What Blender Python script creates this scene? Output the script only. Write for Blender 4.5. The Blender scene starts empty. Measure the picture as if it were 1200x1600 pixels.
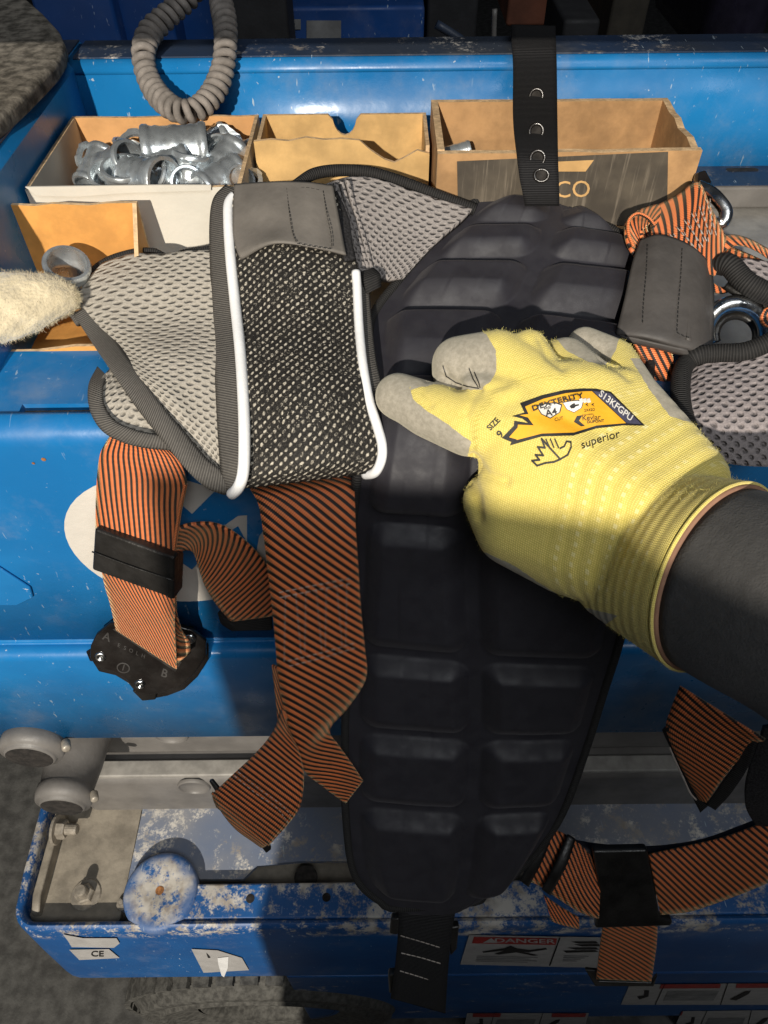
import bpy, bmesh, math, random
import numpy as np
from mathutils import Matrix, Vector
from mathutils.bvhtree import BVHTree
from mathutils.geometry import tessellate_polygon
rnd = random.Random(7)
scene = bpy.context.scene
COL = scene.collection
# ------------------------------------------------------------------ camera
ZC = 1.40                      # camera height above the concrete floor
FPX = 1164.0                   # focal length for a 1600 px high frame
PITCH = math.radians(49.0)
ROLL = math.radians(0.6)
CAM = np.array([0.0, 0.0, ZC])
FW = np.array([0.0, math.cos(PITCH), -math.sin(PITCH)])
U0 = np.array([0.0, math.sin(PITCH), math.cos(PITCH)])
X0 = np.array([1.0, 0.0, 0.0])
RT = math.cos(ROLL) * X0 - math.sin(ROLL) * U0
UP = math.sin(ROLL) * X0 + math.cos(ROLL) * U0
cd = bpy.data.cameras.new('camera')
cd.sensor_fit = 'VERTICAL'; cd.sensor_height = 24.0; cd.lens = 24.0 * FPX / 1600.0
cd.clip_start = 0.01; cd.clip_end = 100.0
cd.dof.use_dof = False
cam = bpy.data.objects.new('camera', cd); COL.objects.link(cam)
M = Matrix.Identity(4)
for i in range(3):
    M[i][0] = RT[i]; M[i][1] = UP[i]; M[i][2] = -FW[i]; M[i][3] = CAM[i]
cam.matrix_world = M
scene.camera = cam

def ray(px, py):
    return FW + RT * ((px - 600.0) / FPX) + UP * ((800.0 - py) / FPX)
def P(px, py, d): return CAM + ray(px, py) * d
def onY(px, py, Y):
    r = ray(px, py); return CAM + r * (Y / r[1])
def onZ(px, py, z):
    r = ray(px, py); return CAM + r * ((z - ZC) / r[2])
def proj(V):
    V = np.asarray(V) - CAM
    d = V @ FW
    return 600 + FPX * (V @ RT) / d, 800 - FPX * (V @ UP) / d, d

# ------------------------------------------------------------------ light
scene.view_settings.view_transform = 'Standard'
scene.view_settings.look = 'None'
scene.view_settings.exposure = 0.0
scene.view_settings.gamma = 1.0
w = bpy.data.worlds.new('World'); scene.world = w; w.use_nodes = True
w.node_tree.nodes['Background'].inputs[0].default_value = (0.80, 0.88, 1.0, 1)
w.node_tree.nodes['Background'].inputs[1].default_value = 0.032
# work lamp standing behind and to the left of the viewer
LAMP_AIM = np.array([0.0, 0.27, ZC - 0.28])
ldir = np.array([-math.sin(math.radians(11)) * math.cos(math.radians(27)),
                 -math.cos(math.radians(11)) * math.cos(math.radians(27)), math.sin(math.radians(27))])
LAMP = LAMP_AIM + ldir * 2.6
sl = bpy.data.lights.new('work_lamp', 'SPOT'); sl.energy = 385; sl.color = (1.0, 0.92, 0.80)
sl.shadow_soft_size = 0.02; sl.spot_size = math.radians(62); sl.spot_blend = 0.008
so = bpy.data.objects.new('work_lamp', sl); COL.objects.link(so)
so.location = LAMP
# the top of the beam just clears the rear side board
edge = np.array([-0.02, 0.53, ZC - 0.125])
axis = (edge - LAMP) / np.linalg.norm(edge - LAMP)
q = Vector(axis).to_track_quat('-Z', 'Y')
side = Vector(axis).cross(Vector((0, 0, 1))).normalized()
ax2 = Matrix.Rotation(-math.radians(31), 3, side) @ Vector(axis)
so.rotation_euler = ax2.to_track_quat('-Z', 'Y').to_euler()
al = bpy.data.lights.new('fill_lamp', 'AREA'); al.shape = 'RECTANGLE'; al.size = 1.2; al.size_y = 0.8  # broad fill lamp above the viewer, added to lift the shaded side
al.energy = 15; al.color = (0.95, 0.98, 1.0)
ao = bpy.data.objects.new('fill_lamp', al); COL.objects.link(ao)
ao.location = (0.45, -0.85, 2.65)
ao.rotation_euler = (Vector((0, 0.3, 1.0)) - Vector(ao.location)).to_track_quat('-Z', 'Y').to_euler()

# ------------------------------------------------------------------ node materials
class NT:
    def __init__(s, name, rough=0.6, metal=0.0, spec=0.5):
        s.m = bpy.data.materials.new(name); s.m.use_nodes = True
        s.t = s.m.node_tree; s.b = s.t.nodes['Principled BSDF']
        s.b.inputs['Roughness'].default_value = rough
        s.b.inputs['Metallic'].default_value = metal
        s.b.inputs['Specular IOR Level'].default_value = spec
    def link(s, a, b):
        if isinstance(a, (int, float)): b.default_value = a
        elif isinstance(a, tuple): b.default_value = a + (1,) if len(a) == 3 and len(b.default_value) == 4 else a
        else: s.t.links.new(a, b)
    def math(s, op, a, b=0.0, c=0.0, clamp=False):
        n = s.t.nodes.new('ShaderNodeMath'); n.operation = op; n.use_clamp = clamp
        s.link(a, n.inputs[0]); s.link(b, n.inputs[1]); s.link(c, n.inputs[2]); return n.outputs[0]
    def vmath(s, op, a, b=(0, 0, 0)):
        n = s.t.nodes.new('ShaderNodeVectorMath'); n.operation = op
        s.link(a, n.inputs[0]); s.link(b, n.inputs[1])
        return n.outputs[1] if op in ('LENGTH', 'DOT_PRODUCT', 'DISTANCE') else n.outputs[0]
    def mix(s, f, a, b, mode='MIX'):
        n = s.t.nodes.new('ShaderNodeMix'); n.data_type = 'RGBA'; n.blend_type = mode
        s.link(f, n.inputs[0]); s.link(a, n.inputs[6]); s.link(b, n.inputs[7]); return n.outputs[2]
    def step(s, x, lo, hi, a=0.0, b=1.0):
        n = s.t.nodes.new('ShaderNodeMapRange'); n.interpolation_type = 'SMOOTHSTEP'
        s.link(x, n.inputs[0]); s.link(lo, n.inputs[1]); s.link(hi, n.inputs[2]); s.link(a, n.inputs[3]); s.link(b, n.inputs[4])
        return n.outputs[0]
    def obj(s, scale=(1, 1, 1), rot=(0, 0, 0)):
        c = s.t.nodes.new('ShaderNodeTexCoord'); mp = s.t.nodes.new('ShaderNodeMapping')
        s.link(c.outputs['Object'], mp.inputs[0]); mp.inputs['Scale'].default_value = scale; mp.inputs['Rotation'].default_value = rot
        return mp.outputs[0]
    def uv(s):
        n = s.t.nodes.new('ShaderNodeUVMap'); n.uv_map = 'uv'; return n.outputs[0]
    def sep(s, v):
        n = s.t.nodes.new('ShaderNodeSeparateXYZ'); s.link(v, n.inputs[0]); return n.outputs
    def comb(s, x, y, z=0.0):
        n = s.t.nodes.new('ShaderNodeCombineXYZ'); s.link(x, n.inputs[0]); s.link(y, n.inputs[1]); s.link(z, n.inputs[2]); return n.outputs[0]
    def noise(s, v, scale, detail=3.0, rough=0.55):
        n = s.t.nodes.new('ShaderNodeTexNoise'); s.link(v, n.inputs['Vector'])
        n.inputs['Scale'].default_value = scale; n.inputs['Detail'].default_value = detail; n.inputs['Roughness'].default_value = rough
        return n.outputs[0]
    def voro(s, v, scale, feat='F1'):
        n = s.t.nodes.new('ShaderNodeTexVoronoi'); s.link(v, n.inputs['Vector']); n.inputs['Scale'].default_value = scale; n.feature = feat
        return n.outputs
    def attr(s, name):
        n = s.t.nodes.new('ShaderNodeAttribute'); n.attribute_name = name; return n.outputs
    def bump(s, h, dist, strength=1.0):
        n = s.t.nodes.new('ShaderNodeBump'); s.link(h, n.inputs['Height']); n.inputs['Distance'].default_value = dist
        n.inputs['Strength'].default_value = strength; s.t.links.new(n.outputs[0], s.b.inputs['Normal']); return n
    def col(s, c): s.link(c, s.b.inputs['Base Color'])
    def rough(s, c): s.link(c, s.b.inputs['Roughness'])

def paint(name, base, dark, chips=1.0, wear=0.0, rough=0.32, wearcol=(0.50, 0.47, 0.43), lim=None, rad=None):
    n = NT(name, rough); v = n.obj()
    big = n.noise(v, 9, 4); c = n.mix(n.step(big, 0.35, 0.7), dark, base)
    # pale specks and short scratches
    sp = n.step(n.noise(v, 300, 2), 0.735 - 0.012 * chips, 0.765)
    patch = n.step(n.noise(v, 14, 3), 0.40, 0.62)
    sp = n.math('MULTIPLY', sp, patch)
    c = n.mix(n.math('MULTIPLY', sp, 0.75), c, (0.55, 0.60, 0.64))
    sc = n.step(n.noise(n.obj((420, 60, 90), (0.3, 0.5, 0.7)), 1.0, 2), 0.70, 0.74)
    c = n.mix(n.math('MULTIPLY', n.math('MULTIPLY', sc, n.step(n.noise(v, 9, 2), 0.35, 0.55)), 0.7), c, (0.45, 0.55, 0.62))
    if wear:
        wv = n.math('ADD', n.math('MULTIPLY', n.noise(v, 75, 7, 0.72), 0.62), n.math('MULTIPLY', n.noise(v, 14, 2), 0.38))
        wf = n.step(n.math('ADD', wv, n.math('MULTIPLY', n.math('SUBTRACT', n.noise(v, 420, 3, 0.7), 0.5), 0.22)), 0.60 - wear * 0.2, 0.70 - wear * 0.2)
        if rad is not None:
            sx = n.sep(v); dd = n.math('SQRT', n.math('ADD', n.math('POWER', n.math('SUBTRACT', sx[0], rad[0]), 2.0), n.math('POWER', n.math('SUBTRACT', sx[1], rad[1]), 2.0)))
            wf = n.math('MULTIPLY', wf, n.step(n.math('ADD', dd, n.math('MULTIPLY', n.math('SUBTRACT', n.noise(v, 60, 4), 0.5), 0.03)), rad[2], rad[3], 1.0, 0.15))
        if lim is not None:
            z = n.sep(v)[2]; wf = n.math('MULTIPLY', wf, n.step(n.math('ADD', z, n.math('MULTIPLY', n.noise(v, 30, 3), 0.03)), lim, lim + 0.014))
        wc = n.mix(n.step(n.noise(v, 110, 4), 0.4, 0.65), wearcol, (0.30, 0.26, 0.22))
        wc = n.mix(n.step(n.noise(v, 25, 3), 0.45, 0.62), wc, (0.62, 0.59, 0.54))
        c = n.mix(wf, c, wc); n.rough(n.step(wf, 0, 1, rough, 0.8))
    else:
        n.rough(n.step(n.noise(v, 30, 4), 0.3, 0.75, rough - 0.08, rough + 0.2))
    dust = n.step(n.noise(v, 22, 5, 0.7), 0.5, 0.85)
    c = n.mix(n.math('MULTIPLY', dust, 0.24), c, (0.42, 0.40, 0.37))
    n.col(c); n.bump(n.noise(v, 120, 3), 0.0006, 0.25); return n.m

def plain(name, col, rough=0.6, metal=0.0, var=0.25, scale=40, bump=0.0003, spec=0.5, bscale=300):
    n = NT(name, rough, metal, spec); v = n.obj()
    f = n.noise(v, scale, 5, 0.6)
    lo = tuple(c * (1 - var) for c in col); hi = tuple(min(1, c * (1 + var)) for c in col)
    n.col(n.mix(n.step(f, 0.3, 0.7), lo, hi))
    n.rough(n.step(n.noise(v, scale * 1.7, 4), 0.3, 0.7, max(0.04, rough - 0.08), min(1, rough + 0.1)))
    if bump: n.bump(n.noise(v, bscale, 3), bump, 0.6)
    return n.m

def sheen(mat, wgt, rough=0.5, tint=(1, 1, 1)):
    b = mat.node_tree.nodes['Principled BSDF']
    b.inputs['Sheen Weight'].default_value = wgt; b.inputs['Sheen Roughness'].default_value = rough
    b.inputs['Sheen Tint'].default_value = tint + (1,); return mat

def webbing():
    n = NT('orange_black_webbing', 0.55, 0, 0.4); u = n.sep(n.uv())
    x = n.math('MULTIPLY', u[0], 2 * math.pi / 0.0034)
    s = n.math('ADD', n.math('MULTIPLY', n.math('SINE', x), 0.5), 0.5)
    y = n.math('SINE', n.math('ADD', n.math('MULTIPLY', u[1], 2 * math.pi / 0.00095), n.math('MULTIPLY', x, 0.5)))
    yy = n.math('ADD', n.math('MULTIPLY', y, 0.5), 0.5)
    nz = n.noise(n.obj(), 90, 3)
    f = n.step(n.math('ADD', s, n.math('MULTIPLY', n.math('SUBTRACT', yy, 0.5), 0.22)), 0.34, 0.57)
    og = n.mix(yy, (0.56, 0.105, 0.030), (0.94, 0.28, 0.088))
    og = n.mix(n.math('MULTIPLY', n.step(nz, 0.35, 0.75), 0.35), og, (0.42, 0.17, 0.07))
    bk = n.mix(yy, (0.006, 0.005, 0.005), (0.03, 0.022, 0.02))
    n.col(n.mix(f, bk, og))
    h = n.math('ADD', n.math('MULTIPLY', s, 0.8), n.math('MULTIPLY', yy, 0.35))
    n.bump(h, 0.0005, 0.9); sheen(n.m, 0.5, 0.35, (1, 0.80, 0.45)); return n.m

def stagger(n, u, sx, sy):
    """distance to the nearest site of a brick-offset lattice, plus a cell id vector"""
    a = n.comb(n.math('DIVIDE', u[0], sx), n.math('DIVIDE', u[1], sy))
    outs = []
    for off in ((0, 0, 0), (0.5, 0.5, 0)):
        p = n.vmath('ADD', a, off)
        fr = n.vmath('SUBTRACT', n.vmath('FRACTION', p), (0.5, 0.5, 0.0))
        outs.append((n.sep(fr), n.vmath('LENGTH', fr)))
    return outs

def mesh_grey(name, light, dark, hole, sx=0.0066, sy=0.0046, bump=0.0010):
    n = NT(name, 0.85, 0, 0.25)
    u = n.sep(n.uv())
    jx = n.math('MULTIPLY', n.math('SUBTRACT', n.noise(n.obj(), 170, 2), 0.5), 0.0018)
    jy = n.math('MULTIPLY', n.math('SUBTRACT', n.noise(n.obj((1, 1, 1), (1, 2, 0)), 190, 2), 0.5), 0.0016)
    u = (n.math('ADD', u[0], jx), n.math('ADD', u[1], jy))
    o = stagger(n, u, sx, sy)
    d = n.math('MINIMUM', o[0][1], o[1][1])
    hl = n.step(d, 0.10, 0.30)                       # 0 inside a dimple
    # dark crescent on one side of each dimple, dimple shade put into the colour
    yarn = n.noise(n.obj(), 900, 3, 0.7)
    big = n.noise(n.obj(), 30, 3)
    c = n.mix(n.step(yarn, 0.3, 0.7), dark, light)
    c = n.mix(n.math('MULTIPLY', n.step(big, 0.4, 0.75), 0.3), c, tuple(x * 0.72 for x in light))
    inner = n.step(n.math('ADD', d, n.math('MULTIPLY', n.math('SUBTRACT', n.noise(n.obj(), 420, 2), 0.5), 0.22)), 0.02, 0.24)
    ysel = n.step(n.math('SUBTRACT', o[0][1], o[1][1]), -0.001, 0.001)
    yy = n.math('ADD', n.math('MULTIPLY', o[0][0][1], n.math('SUBTRACT', 1.0, ysel)), n.math('MULTIPLY', o[1][0][1], ysel))
    cres = n.step(yy, -0.12, 0.10, 0.25, 1.0)
    hm = n.math('MULTIPLY', n.math('SUBTRACT', 1.0, inner), cres)
    c = n.mix(hm, c, tuple(x * 0.62 for x in hole))
    n.col(c)
    h = n.math('ADD', n.math('MULTIPLY', hl, 1.0), n.math('MULTIPLY', yarn, 0.35))
    n.bump(h, bump, 1.0); return n.m

def mesh_dark():
    n = NT('black_spacer_mesh', 0.7, 0, 0.3); u = n.sep(n.uv())
    jx = n.math('MULTIPLY', n.math('SUBTRACT', n.noise(n.obj(), 230, 2), 0.5), 0.0022)
    jy = n.math('MULTIPLY', n.math('SUBTRACT', n.noise(n.obj((1, 1, 1), (1, 2, 0)), 260, 2), 0.5), 0.0022)
    u = (n.math('ADD', u[0], jx), n.math('ADD', u[1], jy))
    o = stagger(n, u, 0.0046, 0.0042)
    ds = []
    for sp, _ in o:
        ex = n.math('MULTIPLY', n.math('ADD', sp[0], n.math('MULTIPLY', sp[1], 0.35)), 1.45)
        ds.append(n.math('SQRT', n.math('ADD', n.math('MULTIPLY', ex, ex), n.math('MULTIPLY', sp[1], sp[1]))))
    d = n.math('MINIMUM', ds[0], ds[1])
    yarn = n.noise(n.obj(), 1500, 2, 0.7); var = n.noise(n.obj(), 330, 2)
    f = n.math('SUBTRACT', 1.0, n.step(d, 0.15, 0.30))
    f = n.math('MULTIPLY', f, n.step(var, 0.3, 0.55))
    fleck = n.math('MULTIPLY', n.step(n.noise(n.obj(), 1000, 2), 0.60, 0.68), n.step(n.noise(n.obj(), 60, 3), 0.4, 0.62))
    f = n.math('MAXIMUM', f, n.math('MULTIPLY', fleck, 0.8))
    c = n.mix(n.step(yarn, 0.35, 0.7), (0.008, 0.007, 0.006), (0.03, 0.027, 0.024))
    c = n.mix(f, c, n.mix(n.step(yarn, 0.3, 0.7), (0.28, 0.25, 0.20), (0.62, 0.57, 0.47)))
    n.col(c); n.bump(n.math('ADD', f, n.math('MULTIPLY', yarn, 0.4)), 0.0007, 0.9); return n.m

def tape(name, a, b):
    n = NT(name, 0.75, 0, 0.3); u = n.sep(n.uv())
    r = n.math('ADD', n.math('MULTIPLY', n.math('SINE', n.math('MULTIPLY', u[1], 2 * math.pi / 0.0013)), 0.5), 0.5)
    nz = n.noise(n.obj(), 500, 3)
    n.col(n.mix(n.math('MULTIPLY', r, n.step(nz, 0.2, 0.7, 0.6, 1.0)), a, b)); n.bump(n.math('ADD', r, nz), 0.0004, 0.8); return n.m

BLUE = (0.012, 0.195, 0.49); BLUED = (0.009, 0.145, 0.39)
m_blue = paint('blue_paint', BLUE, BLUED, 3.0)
m_blue_dark = paint('dark_worn_blue_paint', (0.022, 0.045, 0.10), (0.035, 0.045, 0.065), 1.5, 0.25, 0.45, (0.12, 0.12, 0.13))  # darker worn blue; on the top flanges it stands in for shade
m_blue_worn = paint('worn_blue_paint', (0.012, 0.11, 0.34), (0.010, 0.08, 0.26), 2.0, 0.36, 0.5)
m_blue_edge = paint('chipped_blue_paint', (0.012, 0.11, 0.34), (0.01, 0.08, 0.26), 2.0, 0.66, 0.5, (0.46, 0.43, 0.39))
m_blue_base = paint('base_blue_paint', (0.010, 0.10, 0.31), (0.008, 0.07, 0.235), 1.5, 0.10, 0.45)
m_plate_blue = paint('scuffed_bluegrey_plate', (0.14, 0.18, 0.27), (0.22, 0.23, 0.26), 3.5, 0.44, 0.7, (0.30, 0.28, 0.26))
m_grey_steel = plain('grey_painted_steel', (0.165, 0.155, 0.145), 0.5, 0, 0.18, 25)
m_ledge = plain('pale_grey_paint', (0.30, 0.285, 0.26), 0.55, 0, 0.2, 60)
m_plate = plain('tan_grey_plate', (0.25, 0.22, 0.175), 0.6, 0, 0.28, 45, 0.0006)
m_zinc_bolt = plain('dusty_bolt_steel', (0.32, 0.285, 0.235), 0.45, 0.3, 0.25, 150)
m_floor = plain('concrete', (0.075, 0.074, 0.07), 0.85, 0, 0.4, 40, 0.001)
m_wall = plain('dim_wall', (0.05, 0.05, 0.05), 0.9, 0, 0.3, 3)
m_black_plastic = plain('black_plastic', (0.014, 0.013, 0.012), 0.38, 0, 0.4, 60, 0.0004, 0.5, 500)
m_emboss = plain('embossed_black', (0.045, 0.042, 0.040), 0.35)
m_buckle = plain('black_coated_metal', (0.013, 0.011, 0.010), 0.22, 0, 0.4, 40, 0.0004, 0.6, 250)
m_black_web = tape('black_webbing', (0.006, 0.006, 0.007), (0.022, 0.021, 0.022))
m_hollow = plain('dark_hollow', (0.02, 0.017, 0.015), 0.9, 0, 0.6, 160, 0.001)
m_rubber = plain('tyre_rubber', (0.075, 0.073, 0.066), 0.85, 0, 0.5, 120, 0.0008)
m_chrome = plain('bright_steel', (0.62, 0.63, 0.63), 0.2, 1.0, 0.12, 70)
m_zinc = plain('zinc_plating', (0.62, 0.67, 0.70), 0.30, 0.75, 0.18, 110, 0.0003)
m_web = webbing()
m_gmesh = mesh_grey('grey_air_mesh', (0.47, 0.43, 0.37), (0.35, 0.32, 0.27), (0.21, 0.19, 0.16))
m_gmesh2 = mesh_grey('grey_ribbed_mesh', (0.38, 0.345, 0.32), (0.26, 0.235, 0.225), (0.14, 0.125, 0.12), 0.0058, 0.0052, 0.0011)
m_gmesh3 = mesh_grey('grey_leg_pad_mesh', (0.34, 0.30, 0.295), (0.24, 0.21, 0.21), (0.06, 0.055, 0.055), 0.0062, 0.0058, 0.0011)
m_dmesh = mesh_dark()
m_tape = tape('charcoal_binding', (0.065, 0.06, 0.055), (0.15, 0.14, 0.125))
m_tape_blk = tape('black_binding', (0.010, 0.010, 0.010), (0.034, 0.032, 0.031))
m_pipe = plain('white_piping', (0.86, 0.86, 0.86), 0.4, 0, 0.03, 60)
m_leather = plain('grey_suede', (0.150, 0.135, 0.118), 0.7, 0, 0.16, 50, 0.0003)
m_leather2 = plain('charcoal_suede', (0.062, 0.056, 0.052), 0.62, 0, 0.16, 60, 0.0003)
m_velcro = plain('black_hook_tape', (0.018, 0.017, 0.018), 0.8, 0, 0.8, 900, 0.001, 0.5, 900)
m_neo = sheen(plain('navy_black_neoprene', (0.0150, 0.0138, 0.0195), 0.64, 0, 0.08, 60, 0.00014, 0.62, 3200), 0.06, 0.5, (0.9, 0.85, 0.9))
m_thread = plain('grey_thread', (0.42, 0.37, 0.33), 0.8)
m_thread_dk = plain('dark_thread', (0.02, 0.018, 0.016), 0.8)
m_white = plain('white_card', (0.62, 0.58, 0.50), 0.7, 0, 0.05, 25)
m_kraft = plain('kraft_board', (0.60, 0.36, 0.14), 0.75, 0, 0.2, 40)
m_kraft_in = plain('kraft_board_inside', (0.62, 0.33, 0.13), 0.75, 0, 0.16, 40)
m_orange_card = plain('orange_board', (0.66, 0.31, 0.075), 0.7, 0, 0.16, 50)
m_tan_card = plain('tan_board', (0.60, 0.38, 0.15), 0.7, 0, 0.2, 45)
m_brown_card = plain('brown_board', (0.42, 0.24, 0.105), 0.75, 0, 0.26, 45)
m_torn = plain('torn_board_edge', (0.66, 0.46, 0.26), 0.9, 0, 0.25, 220, 0.001)
m_decal_white = plain('white_vinyl', (0.64, 0.60, 0.54), 0.4, 0, 0.05, 40)
m_red = plain('red_ink', (0.36, 0.03, 0.025), 0.5, 0, 0.15)
m_ink = plain('black_ink', (0.015, 0.014, 0.014), 0.6)
m_greyink = plain('grey_ink', (0.22, 0.22, 0.22), 0.6)
m_sticker = plain('white_sticker', (0.42, 0.41, 0.40), 0.45, 0, 0.08, 60)
m_cable = plain('dusty_cable_sheath', (0.235, 0.21, 0.19), 0.75, 0, 0.25, 130, 0.0006)
m_fleece = sheen(plain('cream_fleece', (0.62, 0.53, 0.36), 0.95, 0, 0.18, 90, 0.002, 0.2, 420), 0.5, 0.6)
m_slab = plain('dusty_grey_slab', (0.19, 0.172, 0.145), 0.95, 0, 0.6, 130, 0.0012, 0.2, 260)
m_sleeve = sheen(plain('charcoal_sleeve', (0.052, 0.050, 0.048), 0.85, 0, 0.16, 260, 0.0006, 0.3, 1100), 0.12, 0.6)
m_rust = plain('rust_spot', (0.28, 0.12, 0.04), 0.9, 0, 0.5, 300)

def dark_print():
    n = NT('dark_box_print', 0.6); v = n.obj((260, 1, 14)); s = n.step(n.noise(v, 1.0, 4, 0.7), 0.52, 0.72)
    n.col(n.mix(n.math('MULTIPLY', s, 0.55), n.mix(n.step(n.noise(n.obj(), 40, 4), 0.35, 0.7), (0.055, 0.045, 0.034), (0.11, 0.09, 0.065)), (0.30, 0.25, 0.19)))
    return n.m
m_darkprint = dark_print()

def glove_mat():
    n = NT('yellow_knit_and_grey_coating', 0.9, 0, 0.15)
    u = n.sep(n.uv()); at = n.attr('coat')[2]; cf = n.attr('cuff')[2]; sm = n.attr('seam')[2]
    v = n.obj()
    wob = n.math('MULTIPLY', n.math('SUBTRACT', n.noise(v, 180, 2), 0.5), 0.0009)
    a = n.math('ADD', u[0], wob); b = n.math('ADD', u[1], wob)
    k1 = n.math('ADD', n.math('MULTIPLY', n.math('SINE', n.math('MULTIPLY', b, 2 * math.pi / 0.00085)), 0.5), 0.5)
    k2 = n.math('ADD', n.math('MULTIPLY', n.math('SINE', n.math('ADD', n.math('MULTIPLY', a, 2 * math.pi / 0.0008), n.math('MULTIPLY', k1, 1.5))), 0.5), 0.5)
    knit = n.math('MULTIPLY', k1, k2)
    fuzz = n.noise(v, 700, 4, 0.7); big = n.noise(v, 30, 4)
    y = n.mix(n.step(n.math('ADD', n.math('MULTIPLY', knit, 0.6), n.math('MULTIPLY', fuzz, 0.7)), 0.25, 0.85), (0.62, 0.50, 0.11), (0.86, 0.71, 0.22))
    y = n.mix(n.math('MULTIPLY', n.step(big, 0.4, 0.8), 0.22), y, (0.50, 0.42, 0.10))
    # cuff: rows of pale elastic stitches and ribs round the wrist
    r1 = n.math('ADD', n.math('MULTIPLY', n.math('SINE', n.math('MULTIPLY', a, 2 * math.pi / 0.0056)), 0.5), 0.5)
    r2 = n.math('ADD', n.math('MULTIPLY', n.math('SINE', n.math('ADD', n.math('MULTIPLY', b, 2 * math.pi / 0.0040), n.math('MULTIPLY', n.math('FLOOR', n.math('DIVIDE', a, 0.0056)), 0.9))), 0.5), 0.5)
    dash = n.math('MULTIPLY', n.math('MULTIPLY', n.step(r1, 0.80, 0.96), n.step(r2, 0.45, 0.75)), cf)
    dash = n.math('MULTIPLY', dash, n.step(n.noise(v, 45, 3), 0.38, 0.6))
    y = n.mix(n.math('MULTIPLY', dash, 0.6), y, (0.86, 0.78, 0.40))
    grv = n.math('MULTIPLY', n.math('SUBTRACT', 1.0, n.step(r1, 0.0, 0.35)), cf)
    y = n.mix(n.math('MULTIPLY', grv, 0.22), y, (0.42, 0.34, 0.05))
    dots = n.step(n.math('SINE', n.math('MULTIPLY', n.math('ADD', a, b), 2 * math.pi / 0.0022)), 0.1, 0.6)
    y = n.mix(n.math('MULTIPLY', n.math('MULTIPLY', dots, sm), 0.45), y, (0.42, 0.34, 0.06))
    edge = n.math('ADD', at, n.math('MULTIPLY', n.math('SUBTRACT', n.noise(v, 300, 3), 0.5), 0.45))
    g = n.mix(n.step(n.noise(v, 420, 4, 0.7), 0.3, 0.7), (0.275, 0.25, 0.20), (0.385, 0.35, 0.285))
    f = n.step(edge, 0.44, 0.56)
    n.col(n.mix(f, y, g))
    h = n.math('ADD', n.math('MULTIPLY', knit, n.math('SUBTRACT', 0.6, n.math('MULTIPLY', f, 0.5))), n.math('MULTIPLY', fuzz, 0.5))
    h = n.math('ADD', h, n.math('MULTIPLY', n.math('MULTIPLY', r1, cf), 0.7))
    n.bump(h, 0.0004, 0.7)
    sheen(n.m, 0.35, 0.6, (1, 0.95, 0.75)); return n.m
m_glove = glove_mat()
m_fuzz = plain('yellow_fuzz', (0.80, 0.70, 0.22), 0.9)
m_fuzz_cream = plain('cream_fuzz', (0.66, 0.58, 0.40), 0.9)
m_badge = plain('orange_print', (0.80, 0.40, 0.015), 0.6, 0, 0.10, 60)
m_badge_navy = plain('navy_print', (0.06, 0.06, 0.10), 0.6, 0, 0.2, 200)
m_badge_white = plain('white_print', (0.75, 0.72, 0.66), 0.6)

# ------------------------------------------------------------------ object helpers
def wl(o):
    l = Vector((0, 0, 0))
    while o is not None: l = l + o.location; o = o.parent
    return np.array(l)
def tag(o, label=None, cat=None, group=None, kind=None):
    if label: o['label'] = label
    if cat: o['category'] = cat
    if group: o['group'] = group
    if kind: o['kind'] = kind
    return o
def thing(name, label, cat, loc, group=None):
    o = bpy.data.objects.new(name, None); COL.objects.link(o); o.location = tuple(float(x) for x in loc); o.empty_display_size = 0.02
    return tag(o, label, cat, group)
def mk(name, V, F, mats, parent=None, smooth=False, uv=None, fm=None, origin=None):
    V = np.asarray(V, float)
    if parent is not None: base = wl(parent)
    else: base = np.asarray(origin, float) if origin is not None else np.array([V[:, 0].mean(), V[:, 1].mean(), V[:, 2].min()])
    me = bpy.data.meshes.new(name); me.from_pydata((V - base).tolist(), [], [list(map(int, f)) for f in F])
    for m in (mats if isinstance(mats, (list, tuple)) else [mats]): me.materials.append(m)
    if fm is not None: me.polygons.foreach_set('material_index', list(fm))
    if smooth: me.polygons.foreach_set('use_smooth', [True] * len(me.polygons))
    if uv is not None:
        lay = me.uv_layers.new(name='uv'); uv = np.asarray(uv, float)
        idx = np.empty(len(me.loops), int); me.loops.foreach_get('vertex_index', idx)
        lay.data.foreach_set('uv', uv[idx].ravel())
    me.update()
    o = bpy.data.objects.new(name, me); COL.objects.link(o)
    if parent is not None: o.parent = parent
    else: o.location = tuple(base)
    return o
def bevel(o, wd, seg=2):
    m = o.modifiers.new('bevel', 'BEVEL'); m.width = wd; m.segments = seg; m.limit_method = 'ANGLE'; m.angle_limit = math.radians(35)
    for p in o.data.polygons: p.use_smooth = True
    o.modifiers.new('wn', 'WEIGHTED_NORMAL'); return o
def solid(o, t, off=-1.0):
    m = o.modifiers.new('solid', 'SOLIDIFY'); m.thickness = t; m.offset = off; return o
def boxm(x0, x1, y0, y1, z0, z1):
    V = [(x, y, z) for z in (z0, z1) for y in (y0, y1) for x in (x0, x1)]
    return V, [(0, 2, 3, 1), (4, 5, 7, 6), (0, 1, 5, 4), (2, 6, 7, 3), (0, 4, 6, 2), (1, 3, 7, 5)]
def box(name, x0, x1, y0, y1, z0, z1, mat, parent=None, bv=0.0):
    V, F = boxm(x0, x1, y0, y1, z0, z1); o = mk(name, V, F, mat, parent)
    return bevel(o, bv) if bv else o
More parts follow.
